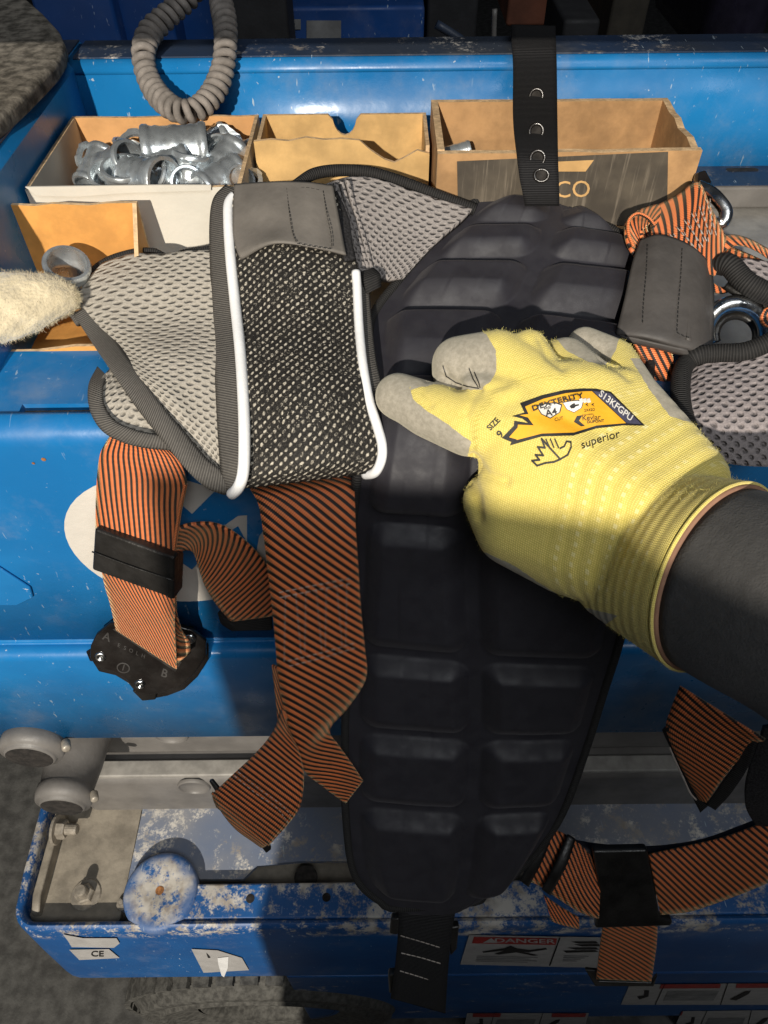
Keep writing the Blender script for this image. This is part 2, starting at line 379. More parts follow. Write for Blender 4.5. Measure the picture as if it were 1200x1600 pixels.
def cr(pts, n, closed=False):
    """Catmull-Rom resampling (arc-length) of a point list"""
    p = np.asarray(pts, float)
    if len(p) == 2:
        t = np.linspace(0, 1, n)[:, None]; return p[0] * (1 - t) + p[1] * t
    ext = np.vstack([2 * p[0] - p[1], p, 2 * p[-1] - p[-2]])
    out = []
    for i in range(1, len(ext) - 2):
        a, b, c, d = ext[i - 1:i + 3]
        for t in np.linspace(0, 1, 17)[:-1]:
            out.append(0.5 * ((2 * b) + (c - a) * t + (2 * a - 5 * b + 4 * c - d) * t * t + (3 * b - a - 3 * c + d) * t ** 3))
    out.append(p[-1]); out = np.array(out)
    s = np.concatenate([[0], np.cumsum(np.linalg.norm(np.diff(out, axis=0), axis=1))]); q_ = np.linspace(0, s[-1], n)
    return np.stack([np.interp(q_, s, out[:, k]) for k in range(out.shape[1])], 1)
def gridF(nr, nc, off=0):
    return [(off + r * nc + c, off + r * nc + c + 1, off + (r + 1) * nc + c + 1, off + (r + 1) * nc + c) for r in range(nr - 1) for c in range(nc - 1)]
def facecam(V, F):
    a, b, c = V[F[len(F) // 2][0]], V[F[len(F) // 2][1]], V[F[len(F) // 2][2]]
    return [f[::-1] for f in F] if np.dot(np.cross(b - a, c - a), CAM - a) < 0 else F
def pts(l): return [P(*q_) for q_ in l]
def strip(name, rows, mat, parent, n=60, m=9, ang=0.0, th=0.0016, bow=0.0, wob=0.0, uoff=0.0, dens=1.0):
    """band between two edges; rows = (lx,ly,ld, rx,ry,rd) along its length"""
    L = cr([P(*r[:3]) for r in rows], n); R = cr([P(*r[3:6]) for r in rows], n)
    ctr = (L + R) / 2; s = np.concatenate([[0], np.cumsum(np.linalg.norm(np.diff(ctr, axis=0), axis=1))])
    W = np.linalg.norm(L - R, axis=1).mean()
    V = []; UV = []; ca, sa = math.cos(math.radians(ang)), math.sin(math.radians(ang))
    for i in range(n):
        for j in range(m):
            t = j / (m - 1); p = L[i] * (1 - t) + R[i] * t
            tc = CAM - p; tc = tc / np.linalg.norm(tc)
            p = p + tc * (bow * (1 - (2 * t - 1) ** 2) + wob * math.sin(s[i] * 160 + t * 2.0))
            u, v = (t * W + uoff) * dens, s[i] * dens
            V.append(p); UV.append((u * ca - v * sa, u * sa + v * ca))
    V = np.array(V); F = facecam(V, gridF(n, m))
    o = mk(name, V, F, mat, parent, True, UV)
    return solid(o, th)
def patch(name, rows, mat, parent, n=40, m=40, th=0.003, uvs=1.0, rot=0.0, disp=None):
    """smooth sheet through rows of control points (px,py,d)"""
    R = [cr(pts(r), m) for r in rows]
    G = np.stack([cr([r[j] for r in R], n) for j in range(m)], 1)   # n x m x 3
    du = np.concatenate([[0], np.cumsum(np.linalg.norm(np.diff(G, axis=1), axis=2).mean(0))])
    dv = np.concatenate([[0], np.cumsum(np.linalg.norm(np.diff(G, axis=0), axis=2).mean(1))])
    UU, VV = np.meshgrid(du, dv); c, s = math.cos(rot), math.sin(rot)
    UV = np.stack([(UU * c - VV * s) * uvs, (UU * s + VV * c) * uvs], 2).reshape(-1, 2)
    V = G.reshape(-1, 3); F = facecam(V, gridF(n, m))
    o = mk(name, V, F, mat, parent, True, UV)
    return solid(o, th) if th else o
def tubeVF(path, r, k=10, caps=True, flat=1.0):
    path = np.asarray(path); n = len(path); rr = np.full(n, r) if np.isscalar(r) else np.asarray(r)
    T = np.gradient(path, axis=0); T /= np.linalg.norm(T, axis=1)[:, None] + 1e-12
    a = np.array([0, 0, 1.0]) if abs(T[0][2]) < 0.9 else np.array([1.0, 0, 0])
    N = np.cross(T[0], a); N /= np.linalg.norm(N); V = []; UV = []
    s = np.concatenate([[0], np.cumsum(np.linalg.norm(np.diff(path, axis=0), axis=1))])
    for i in range(n):
        N = N - T[i] * np.dot(N, T[i]); N /= np.linalg.norm(N); B = np.cross(T[i], N)
        for j in range(k):
            t = 2 * math.pi * j / k; V.append(path[i] + rr[i] * (math.cos(t) * N + math.sin(t) * B)); UV.append((rr[i] * t, s[i]))
    F = [(i * k + j, i * k + (j + 1) % k, (i + 1) * k + (j + 1) % k, (i + 1) * k + j) for i in range(n - 1) for j in range(k)]
    if caps: F += [tuple(range(k))[::-1], tuple(range((n - 1) * k, n * k))]
    return np.array(V), F, UV
def tube(name, ctrl, r, mat, parent, n=60, k=10, world=False):
    path = cr(ctrl if world else pts(ctrl), n); V, F, UV = tubeVF(path, r, k)
    return mk(name, V, F, mat, parent, True, UV)
def lathe(prof, k=24):
    """prof: (r, h) list, axis z"""
    V = []; n = len(prof)
    for r, h in prof:
        for j in range(k):
            t = 2 * math.pi * j / k; V.append((r * math.cos(t), r * math.sin(t), h))
    F = [(i * k + j, i * k + (j + 1) % k, (i + 1) * k + (j + 1) % k, (i + 1) * k + j) for i in range(n - 1) for j in range(k)]
    return np.array(V, float), F
def orient(V, loc, axis, spin=0.0):
    qn = Vector(axis).normalized().to_track_quat('Z', 'Y').to_matrix() @ Matrix.Rotation(spin, 3, 'Z')
    return np.asarray(V) @ np.array(qn).T + np.asarray(loc)
def prism(name, poly, org, ux, uy, th, mats, parent, fm=None, bv=0.0):
    """outline poly (in ux,uy metres) extruded by th along -ux x uy; face 0 = front"""
    org, ux, uy = map(lambda a: np.asarray(a, float), (org, ux, uy)); nn = np.cross(ux, uy); n = len(poly)
    A = [org + ux * a + uy * b for a, b in poly]; B = [p - nn * th for p in A]
    F = [tuple(range(n)), tuple(range(2 * n - 1, n - 1, -1))] + [(i, n + i, n + (i + 1) % n, (i + 1) % n) for i in range(n)]
    o = mk(name, A + B, F, mats, parent, fm=fm)
    return bevel(o, bv) if bv else o
def fillpoly(poly):
    v = [Vector((a, b, 0)) for a, b in poly]; return [tuple(t) for t in tessellate_polygon([v])]
def text2d(s, bold=False, shear=0.0):
    cu = bpy.data.curves.new('t', 'FONT'); cu.body = s; cu.size = 1.0; cu.align_x = 'CENTER'; cu.align_y = 'CENTER'; cu.resolution_u = 3; cu.shear = shear
    if bold: cu.offset = 0.018
    ob = bpy.data.objects.new('t', cu); COL.objects.link(ob)
    dg = bpy.context.evaluated_depsgraph_get(); me = ob.evaluated_get(dg).to_mesh()
    V = np.array([v.co[:2] for v in me.vertices]); F = [tuple(p.vertices) for p in me.polygons]
    ob.evaluated_get(dg).to_mesh_clear(); bpy.data.objects.remove(ob); bpy.data.curves.remove(cu)
    return V, F
def subdiv(V, F, maxlen):
    bm = bmesh.new(); vs = [bm.verts.new((a, b, 0)) for a, b in V]
    for f in F:
        try: bm.faces.new([vs[i] for i in f])
        except ValueError: pass
    bmesh.ops.triangulate(bm, faces=bm.faces[:])
    for _ in range(6):
        es = [e for e in bm.edges if e.calc_length() > maxlen]
        if not es: break
        bmesh.ops.subdivide_edges(bm, edges=es, cuts=1)
        bmesh.ops.triangulate(bm, faces=[f for f in bm.faces if len(f.verts) > 3])
    bm.verts.index_update(); V2 = np.array([v.co[:2] for v in bm.verts]); F2 = [tuple(v.index for v in f.verts) for f in bm.faces]
    bm.free(); return V2, F2
def decal(name, V, F, fn, mat, parent, sub=None, flip=True):
    if sub: V, F = subdiv(V, F, sub)
    W = np.array([fn(a, b) for a, b in V])
    F = [f for f in F if len(set(f)) > 2]
    FF = []
    for f in F:
        a, b, c = W[f[0]], W[f[1]], W[f[2]]
        FF.append(f[::-1] if np.dot(np.cross(b - a, c - a), CAM - a) < 0 else f)
    return mk(name, W, FF, mat, parent)
def decal_poly(name, poly, fn, mat, parent, sub=None): return decal(name, poly, fillpoly(poly), fn, mat, parent, sub)
def decal_text(name, s, o, ex, ey, fn, mat, parent, bold=False, arch=0.0, sub=None, shear=0.0):
    """text centred on pixel o; ex/ey = pixel vectors of one em along / up"""
    V, F = text2d(s, bold, shear); o, ex, ey = map(np.array, (o, ex, ey))
    W = [o + ex * a + ey * (b - arch * a * a) for a, b in V]
    return decal(name, W, F, fn, mat, parent, sub)
def loft(rings):
    k = len(rings[0]); V = np.vstack(rings); n = len(rings)
    F = [(i * k + j, i * k + (j + 1) % k, (i + 1) * k + (j + 1) % k, (i + 1) * k + j) for i in range(n - 1) for j in range(k)]
    return V, F
def fibres(name, V, Nn, idx, length, mat, parent, wd=0.00009, seed=3):
    r = random.Random(seed); VV = []; FF = []
    for i in idx:
        p = V[i]; d = Nn[i] + np.array([r.uniform(-.9, .9) for _ in range(3)]); d /= np.linalg.norm(d)
        L = length * r.uniform(.4, 1.3); bend = np.array([r.uniform(-1, 1) for _ in range(3)]) * L * .5
        s_ = np.cross(d, CAM - p); s_ = s_ / (np.linalg.norm(s_) + 1e-9) * wd; b = len(VV)
        for t in (0, .35, .7, 1):
            c = p + d * L * t + bend * t * t; VV += [c - s_ * (1 - .6 * t), c + s_ * (1 - .6 * t)]
        FF += [(b + 2 * k, b + 2 * k + 1, b + 2 * k + 3, b + 2 * k + 2) for k in range(3)]
    return tag(mk(name, VV, FF, mat, parent), kind='stuff')
# ------------------------------------------------------------------ the room
ZD = ZC - 0.239                # top of the deck lip
V, F = boxm(-8, 8, -6, 14, -0.05, 0.0)
tag(mk('floor', V, F, m_floor, origin=(0, 0, 0)), kind='structure')
V, F = boxm(-8, 8, 7.0, 7.2, 0.0, 5.0)
tag(mk('wall', V, F, m_wall, origin=(0, 7, 0)), 'dim far wall of the hall', 'wall', kind='structure')

def extr(name, prof, x0, x1, mat, parent, closed=False, smooth=True, th=0.0, nx=2):
    """(y,z) profile run along x"""
    V = []; n = len(prof)
    for x in np.linspace(x0, x1, nx):
        V += [(x, y, z) for y, z in prof]
    F = [(i * n + j, i * n + (j + 1) % n, (i + 1) * n + (j + 1) % n, (i + 1) * n + j) for i in range(nx - 1) for j in range(n if closed else n - 1)]
    if closed: F += [tuple(range(n)), tuple(range((nx - 1) * n, nx * n))[::-1]]
    o = mk(name, V, F, mat, parent, smooth)
    if smooth:
        o.modifiers.new('es', 'EDGE_SPLIT').split_angle = math.radians(40)
    return solid(o, th, 0) if th else o
def arc(cy, cz, r, a0, a1, n=8):
    return [(cy + r * math.cos(math.radians(a)), cz + r * math.sin(math.radians(a))) for a in np.linspace(a0, a1, n)]
def onPl(p0, nn):
    p0 = np.array(p0); nn = np.array(nn)
    def f(px, py):
        r = ray(px, py); return CAM + r * (np.dot(p0 - CAM, nn) / np.dot(r, nn))
    return f

# ------------------------------------------------------------------ the lift
lift = thing('scissor_lift', 'scarred blue steel scissor lift with grey arms, filling the frame behind the harness', 'scissor lift', (0, 0.27, 0))
YF = 0.262
# folded side fascia with rounded top and a stepped lower band
prof = [(0.285, ZD)] + arc(YF + 0.011, ZD - 0.011, 0.011, 90, 180, 9) + [(YF, ZD - 0.10), (YF, ZD - 0.186)] + \
       arc(YF - 0.003, ZD - 0.186, 0.003, 0, -60, 4)[::1] + arc(YF - 0.004, ZD - 0.197, 0.006, 60, 180, 6) + [(YF - 0.010, ZD - 0.315), (YF - 0.006, ZD - 0.319)] + [(YF + 0.03, ZD - 0.319)]
slotx0, slotx1 = -0.176, -0.02
extr('fascia', prof[1:], -0.62, 0.95, m_blue, lift, nx=12, th=0.0025)
box('lip', -0.62, slotx0, YF + 0.0113, 0.322, ZD - 0.004, ZD + 0.0002, m_blue, lift)
box('lip', slotx0, slotx1, YF + 0.0178, 0.322, ZD - 0.004, ZD + 0.0002, m_blue, lift)
box('lip', slotx1, 0.95, YF + 0.0113, 0.322, ZD - 0.004, ZD + 0.0002, m_blue, lift)
box('slot_lining', slotx0 - 0.01, slotx1 + 0.01, YF + 0.006, YF + 0.03, ZD - 0.03, ZD - 0.018, m_hollow, lift)
box('deck', -0.62, 0.95, 0.3225, 0.60, ZD - 0.03, ZD - 0.016, m_ledge, lift)
box('deck_step', -0.20, 0.95, 0.497, 0.5283, ZD - 0.0155, ZD, m_grey_steel, lift, 0.002)
# rear side board: front face, rounded top flange
YB = 0.529; ZT = ZC - 0.170
prof = [(YB, ZD - 0.01), (YB, ZT - 0.006)] + arc(YB + 0.006, ZT - 0.006, 0.006, 180, 90, 6) + [(YB + 0.034, ZT)] + arc(YB + 0.034, ZT - 0.004, 0.004, 90, 0, 4) + [(YB + 0.038, ZT - 0.03)]
extr('side_board', prof, -0.205, 0.95, m_blue, lift, nx=8, th=0.003)
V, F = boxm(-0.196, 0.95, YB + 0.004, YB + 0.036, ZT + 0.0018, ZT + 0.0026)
mk('flange_shade', V, F, m_blue_dark, lift)  # dark sheet over the top flange, low-light shade painted into its colour
# left end board
xl = -0.197
V = []; pr = [(xl, ZD - 0.014), (xl, ZT - 0.004), (xl - 0.004, ZT), (xl - 0.05, ZT), (xl - 0.054, ZT - 0.004), (xl - 0.054, ZT - 0.05)]
for y in (0.30, 0.40, 0.50, 0.566): V += [(x, y, z + 0.0006) for x, z in pr]
F = [(i * 6 + j, i * 6 + j + 1, (i + 1) * 6 + j + 1, (i + 1) * 6 + j) for i in range(3) for j in range(5)]
o = solid(mk('end_board', V, F, m_blue, lift), 0.003, 0)
V, F = boxm(xl - 0.053, xl - 0.003, 0.302, 0.565, ZT + 0.0024, ZT + 0.0032); mk('flange_shade', V, F, m_blue_dark, lift)  # same painted shade along the end board's top
# unseen rail added just over the frame to shade the cable top
box('shade_rail', -0.62, 0.95, 0.335, 0.372, ZC - 0.0790, ZC - 0.018, m_blue, lift, 0.006)
for x in (-0.585, 0.915): box('shade_rail_post', x - 0.02, x + 0.02, 0.3725, 0.41, ZD + 0.0002, ZC + 0.35, m_blue, lift, 0.005)
# elongated holes in the rear foot flange
for px in (1160,):
    c = onZ(px, 265, ZD + 0.0009)
    ring = [(c[0] + 0.0085 * math.copysign(1, math.cos(t)) + 0.0028 * math.cos(t), c[1] + 0.0028 * math.sin(t), ZD + 0.0009) for t in np.linspace(0, 2 * math.pi, 21)[:-1]]
    mk('flange_hole', ring, [tuple(range(20))], m_hollow, lift)
box('foot_flange', 0.15, 0.95, 0.4985, 0.5285, ZD + 0.0002, ZD + 0.0006, m_blue_dark, lift)
# the round white emblem on the fascia
ff = lambda dy: (lambda a, b: onY(a, b, YF - 0.00145 - dy))
cc = onY(265, 851, YF - 0.0015); rx = (onY(421, 851, YF)[0] - onY(109, 851, YF)[0]) / 2
em = mk('emblem', [(cc[0] + rx * math.cos(t), YF - 0.0017, cc[2] + rx * math.sin(t)) for t in np.linspace(0, 2 * math.pi, 49)[:-1]], [tuple(range(48))], m_decal_white, lift)
decal_poly('emblem_cutout', [(262, 790), (283, 788), (300, 803), (333, 770), (352, 752), (440, 760), (440, 812), (421, 815), (405, 838), (401, 860), (380, 868), (352, 868), (352, 835), (372, 822), (386, 848), (386, 805), (372, 806), (352, 820), (335, 850), (300, 890), (270, 870), (262, 830)], ff(0.0006), m_blue, em)
# plate edge with a rounded corner and a hole, at the left edge of the fascia
a = onY(-40, 895, YF); b = onY(22, 950, YF)
pl = [(-0.03, -0.028), (0.010, -0.028), (0.0225, -0.020), (0.0245, -0.010), (0.013, 0.012), (0.004, 0.017), (-0.03, 0.017)]
c0 = onY(-28, 905, YF - 0.0035)
o = prism('access_cover', pl, c0, (1, 0, 0), (0, 0, 1), 0.0022, m_blue, lift); bevel(o, 0.001)
tag(o, 'blue cover plate with rounded corners at the left edge of the fascia')
for px, py, r in ((68, 718, 0.0012), (52, 724, 0.0008)):
    c = onY(px, py, YF - 0.0016)
    mk('rust_spot', [(c[0] + r * math.cos(t), c[1], c[2] + r * math.sin(t)) for t in np.linspace(0, 6.28, 9)[:-1]], [tuple(range(8))], m_rust, lift)

# scissor arms
def arm(y0, y1, z0, z1, x0):
    o = box('scissor_arm', x0, 0.95, y0, y1, z0, z1, m_grey_steel, lift, 0.012); o.modifiers['bevel'].segments = 4; return o
a1 = arm(0.307, 0.352, ZC - 0.722, ZC - 0.40, -0.345)
a2 = arm(0.288, 0.340, ZC - 0.875, ZC - 0.735, -0.325)
box('arm_ledge', -0.30, 0.95, 0.289, 0.306, ZC - 0.7352, ZC - 0.728, m_ledge, lift, 0.002)
for (px, py, y, par) in ((267, 1147, 0.307, a1), (303, 1228, 0.288, a2)):
    c = onY(px, py, y)
    V, F = lathe([(0.0165, -0.001), (0.0165, 0.0022), (0.0152, 0.0030), (0.0145, 0.0022), (0.014, 0.0005), (0.0, 0.0003)], 28)
    mk('hole_plug', orient(V, c, (0, -1, 0)), F, m_grey_steel, par, True)
def pin(px, py, y, yb, r):
    c = onY(px, py, y); L = yb - y; r = r * 1.06
    V, F = lathe([(r * 1.35, -L), (r * 1.28, -L * .55), (r * 1.15, -L * .22), (r * 1.24, -L * .20), (r * 1.26, -0.006), (r * 1.18, 0.000), (r * 1.02, 0.000), (r * 1.0, 0.002), (r * 0.9, 0.0034), (r * 0.88, 0.0034)], 32)
    o = mk('pivot_pin', orient(V, c, (0, -1, 0)), F, m_grey_steel, lift, True)
    V, F = lathe([(r * 0.9, 0.0035), (r * 0.8, 0.0042), (r * 0.4, 0.005), (0, 0.005)], 24); mk('bore', orient(V, c, (0, -1, 0)), F, m_hollow, o, True)
    V, F = lathe([(0.0035, -0.004), (0.0035, 0.004), (0.002, 0.005), (0, 0.005)], 12)
    mk('grease_fitting', orient(V, c + np.array([r * 1.45, 0.004, 0.006]), (0.3, -0.6, 0.3)), F, m_zinc_bolt, o, True)
pin(48, 1178, 0.240, 0.31, 0.0185)
pin(98, 1256, 0.236, 0.30, 0.0185)

# base frame: leaning front wall with a worn rounded rim and a rounded corner
base = thing('base_frame', None, None, (0, 0.2, ZC - 0.80)); base.parent = lift
base.location = (0, 0.2 - 0.27, ZC - 0.80)
ZR = ZC - 0.800
path = [(-0.372, 0.40), (-0.370, 0.30), (-0.368, 0.22), (-0.366, 0.196)] + [(-0.341 + 0.025 * math.cos(math.radians(t)), 0.193 + 0.025 * math.sin(math.radians(t))) for t in (190, 205, 220, 235, 250, 262)] + [(-0.33, 0.168)] + [(x, 0.168) for x in np.linspace(-0.28, 0.95, 24)]
path = np.array(path); tt = np.gradient(path, axis=0); tt /= np.linalg.norm(tt, axis=1)[:, None]; nn = np.stack([tt[:, 1], -tt[:, 0]], 1)
V = []; k = 9
for (x, y), nv in zip(path, nn):
    for (o_, z) in ((0.012, -0.168), (0.006, -0.08), (0.0, -0.006), (-0.0015, -0.0015), (-0.0045, 0.0), (-0.0075, -0.0015), (-0.009, -0.006), (-0.009, -0.05), (-0.009, -0.06)):
        V.append((x + nv[0] * o_, y + nv[1] * o_, ZR + z))
F = gridF(len(path), k)
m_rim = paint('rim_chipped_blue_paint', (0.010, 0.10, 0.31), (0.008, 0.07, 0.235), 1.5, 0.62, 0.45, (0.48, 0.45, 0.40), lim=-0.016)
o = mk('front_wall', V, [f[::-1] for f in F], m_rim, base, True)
o.modifiers.new('es', 'EDGE_SPLIT').split_angle = math.radians(50)
z_ = ZC - 0.818
XM = onZ(223, 1262, z_)[0]
box('mounting_plate', -0.356, XM - 0.0006, 0.178, 0.292, z_ - 0.008, z_, m_plate, base, 0.0008)
pol = [onZ(a, b, z_)[:2] for a, b in ((224, 1262), (190, 1424), (238, 1424), (244, 1350), (272, 1338), (298, 1350), (312, 1374), (380, 1374), (402, 1352), (470, 1346), (640, 1346), (1000, 1350), (1240, 1350), (1240, 1255))]
prism('scuffed_plate', [(a, b) for a, b in pol], (0, 0, z_ + 0.001), (1, 0, 0), (0, 1, 0), 0.007, m_plate_blue, base)
box('tray_floor', -0.272, 0.95, 0.178, 0.30, z_ - 0.022, z_ - 0.014, m_plate, base)
# flange along the rim, with the chipped round boss
fl = [(-0.243, 0.1765), (-0.225, 0.2035), (-0.205, 0.2095), (0.95, 0.2115), (0.95, 0.1765)]
prism('rim_flange', fl, (0, 0, ZR - 0.003), (1, 0, 0), (0, 1, 0), 0.008, m_blue_edge, base, bv=0.003)
c = onZ(250, 1392, ZR)
m_boss = paint('boss_worn_paint', (0.012, 0.11, 0.34), (0.01, 0.08, 0.26), 2.0, 1.0, 0.5, (0.48, 0.45, 0.40), rad=(c[0], c[1] - 0.2, 0.020, 0.036))
V, F = lathe([(0.0365, -0.014), (0.0365, -0.003), (0.0345, -0.0005), (0.030, 0.0008), (0.004, 0.0010), (0.0035, 0.0005), (0, 0.0002)], 40)
o = mk('boss', orient(V, c, (0, 0, 1)), F, m_boss, base, True)
V, F = lathe([(0.0042, 0.0014), (0, 0.0014)], 14); mk('boss_hole', orient(V, c, (0, 0, 1)), F, m_rust, o)
for px, py, r in ((478, 1371, 0.012), (510, 1402, 0.0042), (391, 1404, 0.0042)):
    c = onZ(px, py, ZR - 0.0026 if r < 0.01 else z_ + 0.0014)
    V, F = lathe([(r, 0.0), (0, 0.0001)], 20); mk('drain_hole', orient(V, c, (0, 0, 1)), F, m_hollow, base)
# bracket inside the left wall
pol = [(0.30, -0.002), (0.20, -0.002), (0.186, -0.010), (0.183, -0.028), (0.30, -0.028)]
o = mk('bracket', [(-0.352, y, ZR + z) for y, z in pol] + [(-0.3435, y, ZR + z) for y, z in pol], [tuple(range(5))[::-1], tuple(range(5, 10))] + [(i, (i + 1) % 5, 5 + (i + 1) % 5, 5 + i) for i in range(5)], m_plate, base)
bevel(o, 0.002)
def hexnut(c, ax, r, h, par, name='bolt'):
    V = []
    for q_, rr in ((0, r), (h * .8, r), (h, r * .86)):
        V += [(rr * math.cos(t), rr * math.sin(t), q_) for t in np.linspace(0, 2 * math.pi, 7)[:-1]]
    F = gridF(3, 6) + [(i * 6 + 5, i * 6, (i + 1) * 6, (i + 1) * 6 + 5) for i in range(2)] + [tuple(range(12, 18))]
    V = np.array(V); nv = len(V)
    V2, F2 = lathe([(r * 1.55, -0.0018), (r * 1.6, -0.0004), (r * 1.5, 0.0008), (0, 0.0008)], 24)
    V3, F3 = lathe([(r * .58, 0), (r * .58, h * 2.1), (r * .48, h * 2.3), (0, h * 2.35)], 16)
    A = np.vstack([V, V2, V3]); FF = F + [tuple(i + nv for i in f) for f in F2] + [tuple(i + nv + len(V2) for i in f) for f in F3]
    return mk(name, orient(A, c, ax, 0.3), FF, m_zinc_bolt, par)
hexnut(onZ(134, 1398, z_ + 0.001), (0, 0, 1), 0.0095, 0.008, base)
hexnut(np.array([-0.342, 0.262, ZR + 0.002]), (1, -0.05, 0.05), 0.010, 0.009, base)
hexnut(onZ(192, 1412, z_ + 0.004), (0, 0, 1), 0.004, 0.004, base)
# lower chassis and stickers on the leaning wall
p0 = np.array([0, 0.168, ZR]); nw = np.cross([1, 0, 0], [0, -0.012, -0.168]); nw = nw / np.linalg.norm(nw)
fw = lambda e: onPl(p0 + nw * (e if nw[1] < 0 else -e), nw)
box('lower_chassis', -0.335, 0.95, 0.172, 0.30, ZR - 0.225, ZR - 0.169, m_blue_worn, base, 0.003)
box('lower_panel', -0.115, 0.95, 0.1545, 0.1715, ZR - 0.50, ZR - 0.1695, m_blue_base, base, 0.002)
s1 = decal_poly('sticker', [(108, 1484), (170, 1483), (187, 1497), (124, 1500)], fw(0.0014), m_sticker, base)
decal_text('sticker_mark', 'CE', (152, 1491), (17, 0), (0, -12), fw(0.0019), m_ink, s1, True)
decal_poly('scuff', [(98, 1460), (130, 1466), (182, 1466), (187, 1474), (178, 1481), (112, 1480), (106, 1470)], fw(0.0012), m_sticker, base)
s2 = decal_poly('sticker', [(299, 1483), (340, 1485), (378, 1497), (389, 1516), (318, 1520)], fw(0.0014), m_sticker, base)
decal_poly('scuff', [(340, 1497), (357, 1495), (356, 1512), (350, 1527), (346, 1524), (341, 1506)], fw(0.0021), m_pipe, s2)
decal_poly('sticker_mark', [(322, 1489), (329, 1497), (325, 1497)], fw(0.0021), m_ink, s2)
def danger(c, txt=True):
    (ax, ay), (bx, by), (cx, cy), (dx, dy) = c
    fn0 = fw(0.0016)
    def q2(u, v): # bilinear inside the sticker, u right, v down
        return (ax * (1 - u) + bx * u) * (1 - v) + (dx * (1 - u) + cx * u) * v, (ay * (1 - u) + by * u) * (1 - v) + (dy * (1 - u) + cy * u) * v
    def rp(nm, l, e, m, par): return decal_poly(nm, [q2(*p) for p in l], fw(e), m, par)
    s = rp('warning_label', [(0, 0), (1, 0), (1, 1), (0, 1)], 0.0016, m_sticker, base)
    rp('red_band', [(.03, .06), (.50, .06), (.50, .28), (.03, .28)], 0.0021, m_red, s)
    rp('warning_triangle', [(.09, .25), (.17, .25), (.13, .09)], 0.0025, m_sticker, s)
    o = q2(.32, .17); e = np.array(q2(1, .17)) - np.array(q2(0, .17))
    decal_text('warning_word', 'DANGER', o, tuple(e * 0.085), (0, -9), fw(0.0025), m_sticker, s, True)
    for u in (.51, .78): rp('divider', [(u, .03), (u + .008, .03), (u - .01, .97), (u - .018, .97)], 0.0021, m_ink, s)
    rp('pictogram', [(.10, .55), (.22, .42), (.25, .33), (.29, .42), (.36, .46), (.45, .38), (.46, .43), (.36, .54), (.33, .53), (.42, .63), (.39, .65), (.29, .55), (.20, .64), (.17, .62), (.22, .50), (.11, .59)], 0.0021, m_ink, s)
    for y0, x0, x1 in ((.16, .58, .72), (.25, .60, .74), (.36, .57, .73)): rp('pictogram', [(x0, y0), (x1, y0 - .03), (x1 + .02, y0 + .04), (x0 + .05, y0 + .06)], 0.0021, m_ink, s)
    rp('pictogram', [(.55, .46), (.73, .42), (.75, .48), (.57, .53)], 0.0021, m_ink, s)
    for i in range(4):
        y0 = .70 + .055 * i
        rp('print_line', [(.08, y0), (.42 - .05 * (i % 2), y0), (.42 - .05 * (i % 2), y0 + .022), (.08, y0 + .022)], 0.0021, m_greyink, s)
        rp('print_line', [(.56, y0 - .08), (.70 - .02 * i, y0 - .08), (.70 - .02 * i, y0 - .055), (.56, y0 - .055)], 0.0021, m_greyink, s)
    rp('pictogram', [(.84, .30), (.94, .20), (.95, .32), (.86, .38)], 0.0021, m_greyink, s)
    rp('print_line', [(.83, .62), (.95, .62), (.95, .72), (.83, .72)], 0.0021, m_greyink, s)
danger([(733, 1461), (1010, 1466), (1000, 1514), (719, 1507)])
fl_ = lambda e: onPl((0, 0.1545 - e, 0), (0, 1, 0))
def plainlabel(c, cuts, e=0.0008):
    (ax, ay), (bx, by), (cx, cy), (dx, dy) = c
    q2 = lambda u, v: ((ax * (1 - u) + bx * u) * (1 - v) + (dx * (1 - u) + cx * u) * v, (ay * (1 - u) + by * u) * (1 - v) + (dy * (1 - u) + cy * u) * v)
    s = decal_poly('warning_label', [q2(*p) for p in ((0, 0), (1, 0), (1, 1), (0, 1))], fl_(e), m_sticker, base)
    for u0, u1 in cuts: decal_poly('red_band', [q2(*p) for p in ((u0, .02), (u1, .02), (u1, .22), (u0, .22))], fl_(e + .0005), m_red, s)
    for u in (.22, .62): decal_poly('divider', [q2(*p) for p in ((u, 0), (u + .006, 0), (u - .006, 1), (u - .012, 1))], fl_(e + .0005), m_ink, s)
    decal_poly('pictogram', [q2(*p) for p in ((.11, .3), (.14, .3), (.15, .6), (.10, .75), (.08, .6), (.12, .55))], fl_(e + .0005), m_ink, s)
    decal_poly('pictogram', [q2(*p) for p in ((.66, .75), (.74, .38), (.78, .34), (.77, .5), (.70, .8))], fl_(e + .0005), m_ink, s)
    decal_poly('print_line', [q2(*p) for p in ((.26, .35), (.58, .35), (.56, .8), (.25, .8))], fl_(e + .0004), m_greyink, s)
plainlabel([(984, 1538), (1230, 1536), (1225, 1570), (970, 1570)], ((.2, .58), (.68, .98)))
plainlabel([(730, 1583), (920, 1583), (912, 1612), (724, 1612)], ((.05, .28), (.7, .98)))
plainlabel([(1066, 1580), (1240, 1578), (1240, 1612), (1050, 1612)], ((.0, .01),))
box('front_wall_flange', 0.0, 0.95, 0.1555, 0.1725, ZR - 0.1712, ZR - 0.168, m_blue_base, base)

